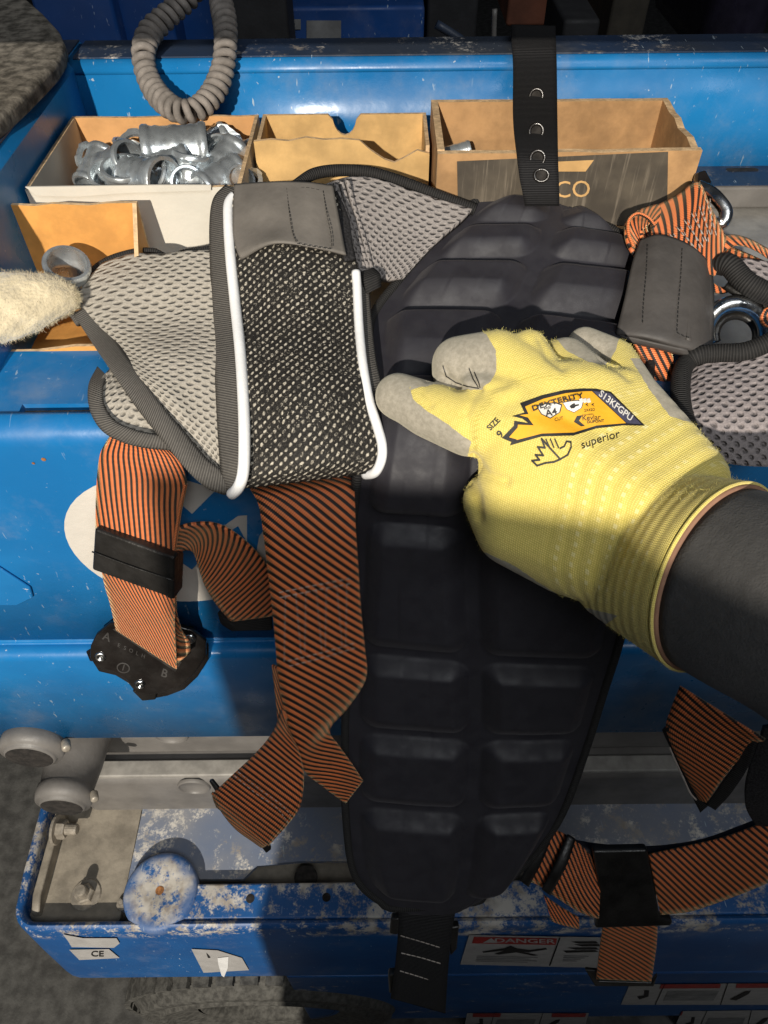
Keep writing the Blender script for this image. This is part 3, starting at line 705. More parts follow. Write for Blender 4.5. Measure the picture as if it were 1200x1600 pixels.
# wheel under the base
wr = 0.185; wc = np.array([-0.165, 0.0, ZC - 1.215])
tp = [(0.095, 0.135), (0.12, 0.128), (0.134, 0.126), (0.136, 0.1225), (0.142, 0.1225), (0.144, 0.126), (0.158, 0.127), (0.160, 0.124), (0.168, 0.126), (0.170, 0.131), (0.181, 0.142), (0.185, 0.152), (0.185, 0.235), (0.18, 0.25), (0.12, 0.255)]
V, F = lathe([(r, h) for r, h in tp], 72)
V = np.stack([V[:, 0] + wc[0], V[:, 2] + 0.02, V[:, 1] + wc[2]], 1)
wh = mk('wheel', V, F, m_rubber, lift, True)
V, F = lathe([(0.095, 0.155), (0.096, 0.142), (0.09, 0.136), (0.085, 0.142), (0.08, 0.165), (0.03, 0.168), (0.028, 0.15), (0, 0.15)], 48)
V = np.stack([V[:, 0] + wc[0], V[:, 2] + 0.018, V[:, 1] + wc[2]], 1); mk('rim', V, F, m_rubber, wh, True)
Vb, Fb = boxm(-0.0105, 0.0105, 0.156, 0.262, 0.183, 0.1905); Vb = np.array(Vb)
VV = []; FF = []
for i in range(40):
    t = 2 * math.pi * i / 40; R_ = np.array([[math.cos(t), 0, math.sin(t)], [0, 1, 0], [-math.sin(t), 0, math.cos(t)]])
    b = len(VV); VV += list((Vb @ R_.T) + np.array([wc[0], 0, wc[2]])); FF += [tuple(k + b for k in f) for f in Fb]
tag(mk('tread_block', VV, FF, m_rubber, wh), kind='stuff')

# ------------------------------------------------------------------ dim machinery behind the lift
def bgbox(name, label, cat, px0, px1, py0, py1, Y, dep, mat, group=None, bv=0.004):
    a = onY(px0, py1, Y); b = onY(px1, py0, Y)
    V, F = boxm(a[0], b[0], Y, Y + dep, a[2], b[2]); o = mk(name, V, F, mat); bevel(o, bv); return tag(o, label, cat, group)
m_bgblue = paint('dim_blue_paint', (0.010, 0.075, 0.30), (0.008, 0.05, 0.2), 1, 0, 0.5)
m_bgdark = plain('dark_machinery', (0.02, 0.02, 0.022), 0.7)
m_bgred = plain('red_brown_board', (0.16, 0.055, 0.03), 0.8, 0, 0.5, 8)
g = 'steel posts behind the lift'
bgbox('steel_post', 'broad blue steel post behind the far left corner of the tray', 'post', 84, 138, -150, 120, 0.78, 0.05, m_bgblue, g)
bgbox('steel_post', 'blue steel post behind the left leg of the coiled cable', 'post', 178, 236, -150, 120, 0.80, 0.05, m_bgblue, g)
bgbox('steel_post', 'blue steel post seen through the loop of the coiled cable', 'post', 296, 322, -150, 120, 0.84, 0.05, m_bgblue, g)
bgbox('steel_post', 'black post just right of the coiled cable', 'post', 374, 434, -150, 120, 0.78, 0.06, m_bgdark, g)
bgbox('steel_post', 'black post between the two left blue posts', 'post', 138, 178, -150, 120, 0.83, 0.05, m_bgdark, g)
cab = bgbox('cabinet', 'dark blue cabinet with two grey labels behind the side board', 'cabinet', 438, 664, 9, 130, 0.86, 0.12, m_bgblue)
for c in ((448, 470, 30, 46), (479, 533, 32, 60)):
    decal_poly('label_plate', [(c[0], c[2]), (c[1], c[2]), (c[1], c[3]), (c[0], c[3])], lambda a, b: onY(a, b, 0.8585), m_greyink, cab)
bgbox('steel_post', 'black post right of the dark blue cabinet', 'post', 664, 760, -150, 120, 0.90, 0.1, m_bgdark, g)
tag(tube('steel_rod', [onY(682, 38, 0.70), onY(705, 52, 0.70), onY(728, 70, 0.70), onY(760, 120, 0.70)], 0.0035, m_blue_dark, None, 12, 8, True), 'short slanting blue rod behind the side board, left of the black strap', 'rod')
tag(tube('steel_bar', [onY(773, 14, 0.72), onY(772, 40, 0.72), onY(771, 90, 0.72)], 0.0022, m_grey_steel, None, 8, 8, True), 'thin upright pale bar beside the black strap', 'bar')
bgbox('board_stack', 'reddish brown board behind the top of the black strap', 'board', 790, 900, -60, 42, 1.10, 0.2, m_bgred)
bgbox('grey_bin', 'grey bin behind the right side of the black strap', 'bin', 868, 940, 30, 120, 0.80, 0.1, m_bgdark)
bgbox('machine_housing', 'brown black machine housing in the dim background', 'machine', 935, 1062, -200, 120, 0.95, 0.2, plain('dim_brown', (0.045, 0.038, 0.028), 0.8))
bgbox('drum', 'dark drum with a glint at the top right corner', 'drum', 1088, 1300, -200, 130, 1.0, 0.3, plain('dim_indigo', (0.025, 0.022, 0.04), 0.35), None, 0.05)
bgbox('red_crate', 'dull red crate in the top right background', 'crate', 1040, 1400, -200, 20, 1.5, 0.3, m_bgred)

# ------------------------------------------------------------------ open cartons
ZK = ZD - 0.0155
def carton(label, x0, x1, y0, y1, zt, out, inn, inl=None, th=0.0022, front=None, back=None, right=None, left=None, skipfront=False):
    """open-topped carton; outlines override a wall's upper edge as (fraction, drop) points"""
    t = thing('carton', label, 'cardboard box', ((x0 + x1) / 2, (y0 + y1) / 2, ZK), 'open cardboard boxes on the lift deck')
    V, F = boxm(x0, x1, y0, y1, ZK + 0.0005, ZK + 0.0025); mk('panel', V, F, inn, t)
    H = zt - ZK - 0.003
    def wall(org, ux, L, prof, inn=inn):
        pr = prof or [(1, 0), (0, 0)]
        poly = [(0, 0), (L, 0)] + [(f * L, H - d) for f, d in pr]
        n = len(poly); fm = [0, 1] + [2] * n
        return prism('panel', poly, org, ux, (0, 0, 1), th, [out, inn, m_torn], t, fm=fm)
    e = 0.0001
    if not skipfront: wall((x0, y0, ZK + .003), (1, 0, 0), x1 - x0, front)
    wall((x1, y1, ZK + .003), (-1, 0, 0), x1 - x0, back)
    wall((x1, y0 + th + e, ZK + .003), (0, 1, 0), y1 - y0 - 2 * th - 2 * e, right)
    wall((x0, y1 - th - e, ZK + .003), (0, -1, 0), y1 - y0 - 2 * th - 2 * e, left, inl or inn)
    return t
rg = lambda n, a, s: [(1 - i / (n - 1), a * rnd.random() + s) for i in range(n)]
c1 = carton('white carton full of zinc couplings in the far left corner', -0.1935, -0.0762, 0.400, 0.497, ZC - 0.189, m_white, m_kraft_in, m_white, front=rg(14, 0.0008, 0), back=rg(10, .0006, 0))
# small folded flap lip along its front rim
V = [onY(a, b, 0.3990) for a, b in ((40, 291), (110, 290), (250, 288), (330, 288), (330, 296), (200, 300), (120, 306), (58, 304))]
o = solid(mk('flap', V, [tuple(range(8))], m_white, c1), 0.001)
notch = [(1, 0), (.60, 0)] + [(.5 + .075 * math.cos(t), .0125 * math.sin(t)) for t in np.linspace(0.25, math.pi - .25, 9)] + [(.40, 0), (0, 0)]
jag = [(1, .004), (.93, .002), (.86, .006), (.80, .009), (.74, .007), (.66, .0015), (.6, -.004), (.5, -.005), (.4, -.0045), (.3, -.006), (.2, -.004), (.1, -.005), (0, -.004)]
c2 = carton('tan carton with a torn front edge between two other boxes', -0.0735, 0.029, 0.447, 0.497, ZC - 0.189, m_tan_card, m_tan_card, back=notch, front=jag)
c3 = carton('large brown carton with a dark printed panel and letters CO', 0.0315, 0.1765, 0.4156, 0.490, ZC - 0.179, m_brown_card, m_brown_card, th=0.004, front=rg(9, .001, 0), back=rg(8, .0008, 0), right=[(1, 0), (.75, .001), (.6, 0), (.45, .002), (.2, 0), (0, .002)])
fb = lambda e: (lambda a, b: onY(a, b, 0.4156 - e))
pp = decal_poly('printed_panel', [(714, 252), (1044, 237), (1042, 352), (716, 352)], fb(.0006), m_darkprint, c3)
decal_poly('print_bar', [(862, 253), (928, 250), (915, 268), (862, 268)], fb(.0011), m_kraft, pp)
decal_text('box_lettering', 'CO', (895, 297), (37, -1), (0, -37), fb(.0011), m_kraft, pp)
c4 = carton('orange carton at the left edge holding one coupling', -0.235, -0.1290, 0.322, 0.3845, ZC - 0.189, m_orange_card, m_orange_card, front=[(1, .047), (.7, .047), (.5, .05), (0, .05)],
            right=[(1, 0), (.8, .012), (.4, .036), (0, .05)], back=[(1, 0)] + [(.96 - .09 * i, .0005 * (i % 3)) for i in range(10)] + [(0, 0)])
o = c4.children[-1]
# ------------------------------------------------------------------ zinc couplings
def coupling_mesh(r, L, k=26):
    p = [(r * .86, 0.0), (r * 1.0, 0.0), (r * 1.06, .0012), (r * 1.06, L * .10), (r * 1.0, L * .13), (r * .97, L * .18), (r * 1.0, L * .23), (r * .96, L * .30), (r * .955, L * .42), (r * .99, L * .46), (r * .99, L * .54), (r * .955, L * .58),
         (r * .96, L * .70), (r * 1.0, L * .77), (r * .97, L * .82), (r * 1.0, L * .87), (r * 1.06, L * .90), (r * 1.06, L - .0012), (r, L), (r * .86, L), (r * .86, L * .6), (r * .80, L * .55), (r * .80, L * .45), (r * .86, L * .4), (r * .86, 0)]
    V, F = lathe(p, k); V[:, 2] -= L / 2; return V, F
def coupling(label, px, py, d, ax, r=0.0118, L=0.033, group='zinc couplings in the white carton'):
    V, F = coupling_mesh(r, L); c = P(px, py, d)
    o = mk('pipe_coupling', orient(V, c, ax, rnd.random()), F, m_zinc, None, True, origin=c)
    o.modifiers.new('es', 'EDGE_SPLIT').split_angle = math.radians(38)
    return tag(o, label, 'coupling', group)
coupling('largest zinc coupling lying crosswise on top of the pile in the white carton', 276, 236, .448, (1, .18, -.03), .0145, .038)
coupling('zinc coupling tilted open end left in the white carton', 186, 262, .440, (.75, -.35, .45), .0118, .026)
coupling('zinc coupling half hidden behind the front wall of the white carton', 232, 284, .430, (.8, -.5, .2), .0135, .03)
coupling('zinc coupling at the right end of the pile beside the carton wall', 350, 262, .446, (.5, .7, .35), .0115, .030)
coupling('zinc coupling on end under the largest one', 300, 276, .440, (.2, .3, 1), .0115, .026)
coupling('zinc coupling by the rear right corner of the white carton', 370, 246, .462, (1, -.5, .2), .010, .026)
coupling('zinc coupling lying behind the largest one', 325, 232, .470, (.9, .4, .3), .010, .030)
coupling('zinc coupling low at the front right of the white carton', 345, 284, .436, (.7, .7, .1), .011, .028)
coupling('zinc coupling lying at the left end of the pile', 152, 266, .452, (.3, .8, .4), .010, .026)
def locknut(label, px, py, d, ax, r):
    V = []; k = 40
    for (f, h) in ((.72, 0), (1, 0), (1, .0022), (.72, .0022)):
        V += [((r * f * (1.1 if f == 1 and j % 8 < 4 else 1)) * math.cos(2 * math.pi * j / k), (r * f * (1.1 if f == 1 and j % 8 < 4 else 1)) * math.sin(2 * math.pi * j / k), h) for j in range(k)]
    F = [(i * k + j, i * k + (j + 1) % k, ((i + 1) % 4) * k + (j + 1) % k, ((i + 1) % 4) * k + j) for i in range(4) for j in range(k)]
    c = P(px, py, d); return tag(mk('locknut', orient(np.array(V), c, ax), F, m_zinc, None, origin=c), label, 'locknut', 'zinc locknuts in the white carton')
locknut('toothed locknut standing on edge at the left of the pile', 141, 252, .455, (.8, -.4, .3), .010)
locknut('toothed locknut leaning on the right end of the pile', 362, 276, .440, (.3, -.6, .7), .011)
locknut('toothed locknut lying flat right of the largest coupling', 338, 246, .452, (.1, -.3, .9), .011)
coupling('zinc coupling peeking from under the front of the largest one', 262, 262, .438, (.9, .3, .1), .010, .026)
coupling('zinc coupling on end at the front left corner of the white carton', 196, 286, .432, (.1, -.2, 1), .0115, .022)
locknut('toothed locknut lying on the pile left of the largest coupling', 214, 232, .455, (.2, -.5, .8), .011)
locknut('toothed locknut leaning on the rear wall of the white carton', 350, 228, .466, (.1, -.8, .5), .011)
locknut('toothed locknut lying low by the right carton wall', 386, 282, .438, (.2, -.3, .9), .009)
for lb, px, py, d, ax, r, L in (('small zinc ring standing open end up at the front left of the pile', 168, 280, .434, (.1, -.5, .9), .0095, .012), ('small zinc ring leaning left on the pile below the largest coupling', 250, 276, .432, (-.5, -.5, .6), .010, .012),
        ('small zinc ring lying behind the tilted coupling', 200, 240, .458, (.3, .2, .9), .0095, .013), ('small zinc ring at the front right corner of the pile', 372, 286, .434, (.5, -.6, .6), .0085, .012), ('small zinc ring on top of the right end of the pile', 345, 240, .450, (-.2, -.7, .6), .0095, .012),
        ('small zinc ring low in front of the largest coupling', 292, 288, .430, (.3, -.8, .5), .0095, .012)):
    coupling(lb, px, py, d, ax, r, L)
coupling('single zinc coupling in the orange carton', 105, 436, .402, (.35, -.25, .9), .0115, .026, None)
coupling('zinc coupling end showing through the brown carton rim', 712, 240, .448, (1, .1, .2), .0055, .018, None)
# ------------------------------------------------------------------ the fall-arrest harness draped over the deck edge
har = thing('safety_harness', 'harness with black back pad, grey mesh pads and orange straps over the deck edge', 'safety harness', (0, 0.26, ZD))
def stitches(name, ctrl, dash, gap, r, mat, par, n=200, lift_=0.0):
    """a broken thread line just above the cloth, as one part"""
    path = cr(pts(ctrl), n); tc = CAM - path; tc /= np.linalg.norm(tc, axis=1)[:, None]; path = path + tc * lift_
    s = np.concatenate([[0], np.cumsum(np.linalg.norm(np.diff(path, axis=0), axis=1))]); VV = []; FF = []; a = 0.0
    while a + dash < s[-1]:
        q_ = np.linspace(a, a + dash, 4); pp_ = np.stack([np.interp(q_, s, path[:, k]) for k in range(3)], 1)
        V, F, _ = tubeVF(pp_, r, 5); b = len(VV); VV += list(V); FF += [tuple(k + b for k in f) for f in F]; a += dash + gap
    if VV: return mk(name, VV, FF, mat, par, True)
# ---- back pad: two columns of raised rectangular cells
rows = [  # py-ordered control rows: left edge, groove, right edge
    ((758, 302, .432), (868, 318, .428), (906, 336, .430)),
    ((716, 338, .424), (864, 343, .420), (982, 372, .422)),
    ((672, 385, .412), (852, 378, .408), (1015, 400, .412)),
    ((622, 440, .401), (828, 440, .397), (1020, 460, .402)),
    ((580, 500, .387), (800, 500, .383), (1018, 530, .388)),
    ((578, 570, .369), (775, 575, .363), (1012, 610, .358)),
    ((572, 650, .346), (757, 655, .342), (1005, 690, .347)),
    ((560, 735, .348), (747, 745, .344), (995, 770, .358)),
    ((552, 800, .366), (741, 812, .360), (988, 840, .374)),
    ((550, 880, .389), (739, 895, .382), (982, 920, .391)),
    ((545, 970, .410), (741, 990, .402), (968, 1000, .409)),
    ((541, 1070, .430), (743, 1085, .422), (940, 1090, .429)),
    ((539, 1170, .449), (741, 1185, .443), (912, 1180, .449)),
    ((540, 1270, .467), (733, 1285, .462), (876, 1275, .467)),
    ((552, 1360, .482), (722, 1372, .479), (826, 1345, .482)),
    ((585, 1402, .490), (712, 1412, .488), (778, 1385, .490)),
    ((640, 1428, .494), (706, 1427, .493), (738, 1410, .494)),
]
nt, ns = 560, 150
Lc = cr(np.array([P(*r[0]) for r in rows]), nt * 2); Cc = cr(np.array([P(*r[1]) for r in rows]), nt * 2); Rc = cr(np.array([P(*r[2]) for r in rows]), nt * 2)
# resample by control row index instead of length so that rows stay together
def byrow(col):
    p = np.array([P(*r[col]) for r in rows]); ext = np.vstack([2 * p[0] - p[1], p, 2 * p[-1] - p[-2]]); out = []
    ts = np.linspace(0, len(rows) - 1 - 1e-6, nt)
    for t in ts:
        i = int(t); f = t - i; a, b, c, d = ext[i:i + 4]
        out.append(0.5 * ((2 * b) + (c - a) * f + (2 * a - 5 * b + 4 * c - d) * f * f + (3 * b - a - 3 * c + d) * f ** 3))
    return np.array(out)
Lc, Cc, Rc = byrow(0), byrow(1), byrow(2)
cy_ = proj(Cc)[1]
S = np.linspace(-1, 1, ns)
G = np.zeros((nt, ns, 3))
for j, s in enumerate(S):
    # quadratic through L, C, R plus a little extra fullness
    l_ = s * (s - 1) / 2; c_ = 1 - s * s; r_ = s * (s + 1) / 2
    G[:, j] = Lc * l_ + Cc * c_ + Rc * r_
wl_ = np.linalg.norm(Lc - Cc, axis=1); wr_ = np.linalg.norm(Rc - Cc, axis=1)
tl = np.concatenate([[0], np.cumsum(np.linalg.norm(np.diff(Cc, axis=0), axis=1))])
def at_py(y): return np.interp(y, cy_, tl)
cells = [(300, 352), (356, 404), (410, 484), (492, 592), (600, 812), (826, 1022), (1034, 1146), (1156, 1262), (1272, 1408)]
sm = lambda x: np.clip(x, 0, 1) ** 2 * (3 - 2 * np.clip(x, 0, 1))
H = np.zeros((nt, ns))
for k, (a, b) in enumerate(cells):
    ta, tb = at_py(a), at_py(b)
    for sg in (-1, 1):
        wv = wl_ if sg < 0 else wr_
        sd = (S[None, :] * sg) * wv[:, None]                      # metres from the groove
        inn, outm = 0.0035, wv[:, None] - 0.0085 
        bx = 0.011; by = min(0.0090, (tb - ta) * .3); byl = (tb - ta) * .40 if k < 4 else 0.012
        ex = np.minimum(sd - inn, outm - sd) / bx; et = np.minimum((tl[:, None] - ta) / by, (tb - tl[:, None]) / byl)
        hx = np.clip(ex, 0, 1); ht = np.clip(et, 0, 1)
        # rounded-rectangle profile
        h = 1 - np.clip(np.sqrt((1 - hx) ** 2 + (1 - ht) ** 2), 0, 1)
        h = np.where((ex > 0) & (et > 0), np.clip(h * 1.05, 0, 1), 0); h = 0.45 * h + 0.55 * np.sin(h * math.pi / 2)
        H = np.maximum(H, h * (0.0085 if k > 1 else 0.006))
dU = np.gradient(G, axis=1); dV = np.gradient(G, axis=0); Nn = np.cross(dU, dV); Nn /= np.linalg.norm(Nn, axis=2)[:, :, None]
if np.sum(Nn[nt // 2, ns // 2] * (CAM - G[nt // 2, ns // 2])) < 0: Nn = -Nn
nz = np.random.RandomState(4); low = nz.rand(30, 9)
wob = np.array([[np.interp(i / nt * 29, np.arange(30), low[:, min(8, int(j / ns * 9))]) for j in range(ns)] for i in range(nt)])
G2 = G + Nn * (H + 0.0006 * wob)[:, :, None]
UV = np.stack(np.meshgrid(S * 0.07, tl), 2).reshape(-1, 2)
V = G2.reshape(-1, 3)
pad = solid(mk('back_pad', V, facecam(V, gridF(nt, ns)), m_neo, har, True, UV), 0.006)
edgep = np.vstack([Lc, Rc[::-1]])
V, F, UV = tubeVF(cr(edgep[::14], 240), 0.0026, 8); mk('binding', V, F, m_tape_blk, pad, True, UV)

# ---- left shoulder pad, folded over: it stands proud of the deck lip
_P = P
def P(px, py, d):
    if SHIFT:
        d = d - 0.012 * float(sm((py - 480) / 120)) - 0.016 * float(sm((py - 500) / 110)) * float(sm((350 - px) / 100))
    return _P(px, py, d)
SHIFT = True
sp = thing('shoulder_pad', None, None, (0, 0, 0)); sp.parent = har; sp['label'] = 'folded shoulder pad with white piping'
patch('dark_mesh_panel', [[(362, 300, .385), (450, 296, .381), (525, 300, .386)],
                          [(368, 400, .374), (460, 396, .366), (556, 402, .374)],
                          [(374, 500, .364), (470, 500, .355), (566, 500, .365)],
                          [(381, 600, .355), (480, 602, .347), (574, 600, .357)],
                          [(386, 690, .349), (485, 690, .341), (590, 684, .352)],
                          [(384, 738, .348), (487, 730, .343), (594, 715, .352)],
                          [(376, 764, .353), (480, 752, .352), (588, 738, .357)]], m_dmesh, sp, 70, 50, 0.004)
strip('edge_binding', [(352, 288, .398, 372, 296, .392), (333, 310, .394, 357, 316, .388), (327, 350, .389, 356, 352, .382), (328, 420, .381, 360, 420, .374), (331, 500, .373, 367, 500, .366),
                       (335, 580, .366, 375, 580, .359), (339, 660, .359, 379, 660, .352), (343, 720, .354, 378, 720, .347), (348, 755, .354, 372, 758, .350), (356, 774, .357, 364, 774, .355)], m_tape, sp, 110, 7, 0, .003, .0015)
tube('white_piping', [(368, 304, .388), (358, 318, .385), (357, 345, .381), (360, 400, .374), (367, 470, .366), (375, 545, .359), (380, 620, .352), (382, 690, .345), (380, 738, .343), (372, 762, .347), (360, 774, .354)], [.0016] + [.0027] * 108 + [.0015], m_pipe, sp, 110, 12)
tube('white_piping', [(556, 424, .370), (558, 450, .3685), (561, 510, .3625), (567, 570, .360), (577, 625, .355), (590, 668, .351), (597, 695, .349), (596, 718, .349), (586, 738, .354), (570, 742, .360)], .0023, m_pipe, sp, 90, 12)
strip('edge_binding', [(560, 440, .376, 576, 436, .380), (563, 500, .370, 580, 490, .374), (570, 560, .364, 588, 560, .368), (581, 620, .359, 602, 616, .364), (594, 668, .355, 616, 660, .360), (598, 710, .354, 625, 700, .358), (588, 742, .358, 624, 734, .362)], m_tape, sp, 70, 7, 0, .003, .0008)
# suede flap that closes over the pad
patch('suede_flap', [[(366, 287, .386), (430, 283, .380), (480, 284, .378), (520, 289, .380)],
                     [(364, 325, .378), (430, 320, .371), (485, 318, .370), (527, 325, .374)],
                     [(364, 365, .375), (430, 356, .366), (490, 356, .366), (534, 362, .371)],
                     [(371, 395, .371), (428, 377, .360), (492, 384, .361), (540, 394, .366)],
                     [(377, 406, .372), (428, 382, .361), (494, 389, .362), (541, 400, .367)]], m_leather, sp, 30, 40, .0016)
strip('hook_tape', [(517, 300, .386, 527, 298, .388), (527, 345, .378, 545, 340, .382), (536, 385, .370, 551, 380, .374), (540, 407, .368, 556, 404, .371)], m_velcro, sp, 40, 6, 0, .002)
for l in ([(448, 294, .3775), (452, 330, .3685), (457, 362, .3635), (464, 380, .3585)], [(505, 298, .3775), (511, 335, .3695), (517, 365, .366), (519, 389, .3625)], [(464, 380, .3582), (490, 385, .359), (519, 389, .3622)], [(448, 294, .378), (478, 293, .377), (505, 298, .3775)]):
    stitches('stitch_line', l, .0016, .0009, .00022, m_thread_dk, sp, 160, .0014)
# folds pressed into the suede
None and tube('crease', [(368, 374, .3715), (395, 361, .3675), (428, 348, .3655)], [.0003] + [.0007] * 18 + [.0002], m_leather, sp, 20, 6)
None and tube('crease', [(404, 318, .3785), (420, 330, .3745), (430, 346, .3700)], [.0002] + [.0006] * 18 + [.0002], m_leather, sp, 20, 6)
# grey side of the pad
patch('grey_mesh_panel', [[(160, 410, .402), (205, 396, .398), (250, 396, .393), (290, 391, .388), (338, 390, .386)],
                          [(130, 445, .398), (190, 440, .389), (240, 440, .383), (290, 438, .380), (338, 436, .379)],
                          [(124, 476, .394), (180, 490, .383), (240, 500, .377), (290, 500, .373), (340, 500, .372)],
                          [(158, 520, .389), (205, 545, .379), (250, 560, .373), (295, 568, .369), (342, 570, .366)],
                          [(200, 580, .383), (235, 605, .376), (270, 625, .370), (305, 640, .365), (345, 645, .361)],
                          [(258, 660, .373), (280, 680, .369), (302, 695, .366), (325, 705, .361), (347, 712, .357)],
                          [(325, 738, .362), (332, 742, .361), (338, 745, .360), (344, 748, .359), (350, 750, .358)]], m_gmesh, sp, 70, 70, .006, 1.0, -0.12)
strip('edge_binding', [(114, 490, .394, 138, 476, .394), (140, 530, .390, 166, 510, .388), (175, 582, .383, 203, 562, .381), (215, 640, .376, 244, 622, .373), (255, 690, .369, 285, 670, .366), (295, 738, .362, 320, 712, .359), (325, 764, .358, 340, 730, .355), (352, 774, .356, 352, 742, .353)], m_tape, sp, 110, 7, 0, .004, .0018)
tube('edge_binding', [(122, 480, .397), (126, 455, .400), (142, 425, .404), (170, 405, .407), (210, 393, .406), (240, 392, .402), (262, 400, .400), (300, 392, .395), (336, 388, .391)], .0016, m_tape_blk, sp, 70, 8)
tube('binding_end', [(113, 490, .396), (118, 497, .396), (124, 506, .396)], .002, m_tape, sp, 8, 8)
# lower lobe of the same pad
patch('grey_mesh_panel', [[(158, 590, .385), (180, 570, .390), (210, 565, .390)], [(155, 625, .381), (190, 620, .381), (230, 625, .381)], [(180, 662, .378), (210, 668, .377), (255, 672, .377)], [(212, 690, .378), (235, 695, .377), (270, 700, .377)]], m_gmesh, sp, 30, 30, .005)
strip('edge_binding', [(152, 572, .392, 168, 588, .388), (138, 602, .385, 161, 606, .382), (140, 640, .379, 163, 632, .378), (158, 672, .377, 178, 655, .375), (188, 690, .376, 202, 668, .373), (225, 700, .374, 232, 676, .372), (290, 706, .372, 285, 682, .371)], m_tape, sp, 80, 7, 0, .004, .002)
# rear wing of the pad, grey ribbed side
patch('ribbed_mesh_panel', [[(500, 290, .404), (545, 276, .410), (590, 279, .411), (640, 296, .412), (690, 312, .413), (738, 326, .414)],
                            [(522, 315, .398), (560, 312, .403), (600, 315, .406), (640, 325, .408), (685, 335, .410), (722, 342, .411)],
                            [(540, 350, .393), (565, 352, .397), (600, 355, .401), (640, 360, .404), (672, 365, .406), (694, 366, .407)],
                            [(556, 390, .388), (575, 392, .392), (600, 395, .395), (630, 398, .398), (650, 400, .400), (662, 400, .402)],
                            [(572, 425, .384), (585, 428, .387), (600, 432, .390), (612, 435, .392), (622, 436, .394), (630, 436, .396)]], m_gmesh2, sp, 50, 60, .005, 1.0, .25)
tube('edge_binding', [(462, 290, .408), (490, 272, .413), (530, 266, .416), (580, 270, .417), (630, 285, .418), (685, 306, .419), (742, 328, .420)], .0032, m_tape_blk, sp, 60, 10)
for k in range(4):
    tube('gathered_rib', [(515 + 9 * k, 290 - 3 * k, .4025), (528 + 9 * k, 330, .396 + .001 * k), (545 + 8 * k, 375, .390 + .001 * k), (566 + 5 * k, 425, .383 + .001 * k)], .0014, m_gmesh2, sp, 40, 8)
strip('loop_tab', [(560, 425, .379, 584, 418, .381), (566, 440, .375, 594, 428, .377), (572, 460, .376, 596, 448, .378)], m_tape_blk, sp, 20, 5, 0, .002, .001)

SHIFT = False
# ---- left leg strap with keeper and buckle
ls = thing('leg_strap', None, None, (0, 0, 0)); ls.parent = har; ls['label'] = 'orange black leg strap hanging through a black keeper into a black buckle'
strip('webbing', [(178, 672, .353, 262, 700, .352), (166, 690, .353, 280, 722, .354), (155, 715, .358, 291, 758, .362), (150, 770, .373, 282, 800, .372), (149, 835, .389, 272, 868, .385)], m_web, ls, 80, 9, 8, .0018, .0012, 0, 0, 1.3)
strip('webbing', [(152, 840, .392, 270, 862, .388), (161, 905, .412, 272, 950, .408), (172, 945, .428, 272, 985, .424), (181, 985, .452, 275, 1046, .452)], m_web, ls, 70, 9, 22, .0018, 0, 0, 0, 1.5)
strip('webbing', [(262, 860, .394, 283, 872, .398), (266, 930, .418, 276, 940, .424), (270, 975, .436, 282, 985, .440), (276, 1005, .452, 296, 1002, .458), (272, 1042, .464, 298, 1020, .468)], m_web, ls, 50, 5, 30, .0018)
tube('webbing_edge', [(290, 757, .3615), (281, 800, .3715), (271, 868, .3845)], .0011, m_web, ls, 30, 6)
# the free end that curls out of the keeper and hangs behind
strip('webbing', [(266, 868, .398, 258, 852, .384), (285, 834, .392, 262, 832, .376), (312, 838, .396, 285, 815, .376), (345, 850, .402, 325, 818, .384), (368, 872, .408, 362, 832, .394),
                  (340, 915, .425, 395, 852, .406)][:2] + [], m_web, ls, 20, 7, 30, .0016) if False else None
strip('webbing', [(262, 850, .383, 270, 880, .398), (272, 832, .380, 284, 862, .397), (300, 821, .382, 300, 862, .402), (340, 822, .388, 308, 880, .412), (380, 846, .398, 320, 915, .424), (415, 885, .411, 338, 945, .436), (428, 930, .424, 352, 962, .440), (432, 962, .432, 362, 972, .444)], m_web, ls, 90, 9, 62, .0018, -.002, 0, 0, 1.15)
strip('end_tab', [(418, 940, .430, 340, 958, .445), (422, 960, .436, 346, 975, .449), (424, 985, .444, 362, 986, .453)], m_tape_blk, ls, 20, 6, 0, .0024)
def slab(name, quad, th, mat, par, bv=.001, away=True):
    """thick plate from a pixel outline (px,py,d), pushed back by th"""
    A = np.array(pts(quad)); nn = np.zeros(3)
    for i in range(len(A)): nn += np.cross(A[i] - A[0], A[(i + 1) % len(A)] - A[0])
    nn /= np.linalg.norm(nn)
    if np.dot(nn, CAM - A[0]) < 0: nn = -nn
    n = len(A); B = A - nn * th
    F = [tuple(range(n)), tuple(range(2 * n - 1, n - 1, -1))] + [(i, n + i, n + (i + 1) % n, (i + 1) % n) for i in range(n)]
    # fix orientation
    if np.dot(np.cross(A[1] - A[0], A[2] - A[0]), nn) < 0: F = [f[::-1] for f in F]
    return bevel(mk(name, np.vstack([A, B]), F, mat, par), bv, 3)
kp = slab('keeper', [(147, 826, .381), (272, 872, .377), (271, 937, .395), (143, 891, .399)], .006, m_black_plastic, ls, .0016)
kp2 = slab('keeper', [(272, 872, .377), (288, 862, .390), (286, 918, .404), (271, 938, .395)], .004, m_black_plastic, ls, .0012)
tube('moulding_seam', [(144, 862, .3895), (205, 885, .3875), (271, 907, .3855)], .0005, m_black_plastic, kp, 12, 6)
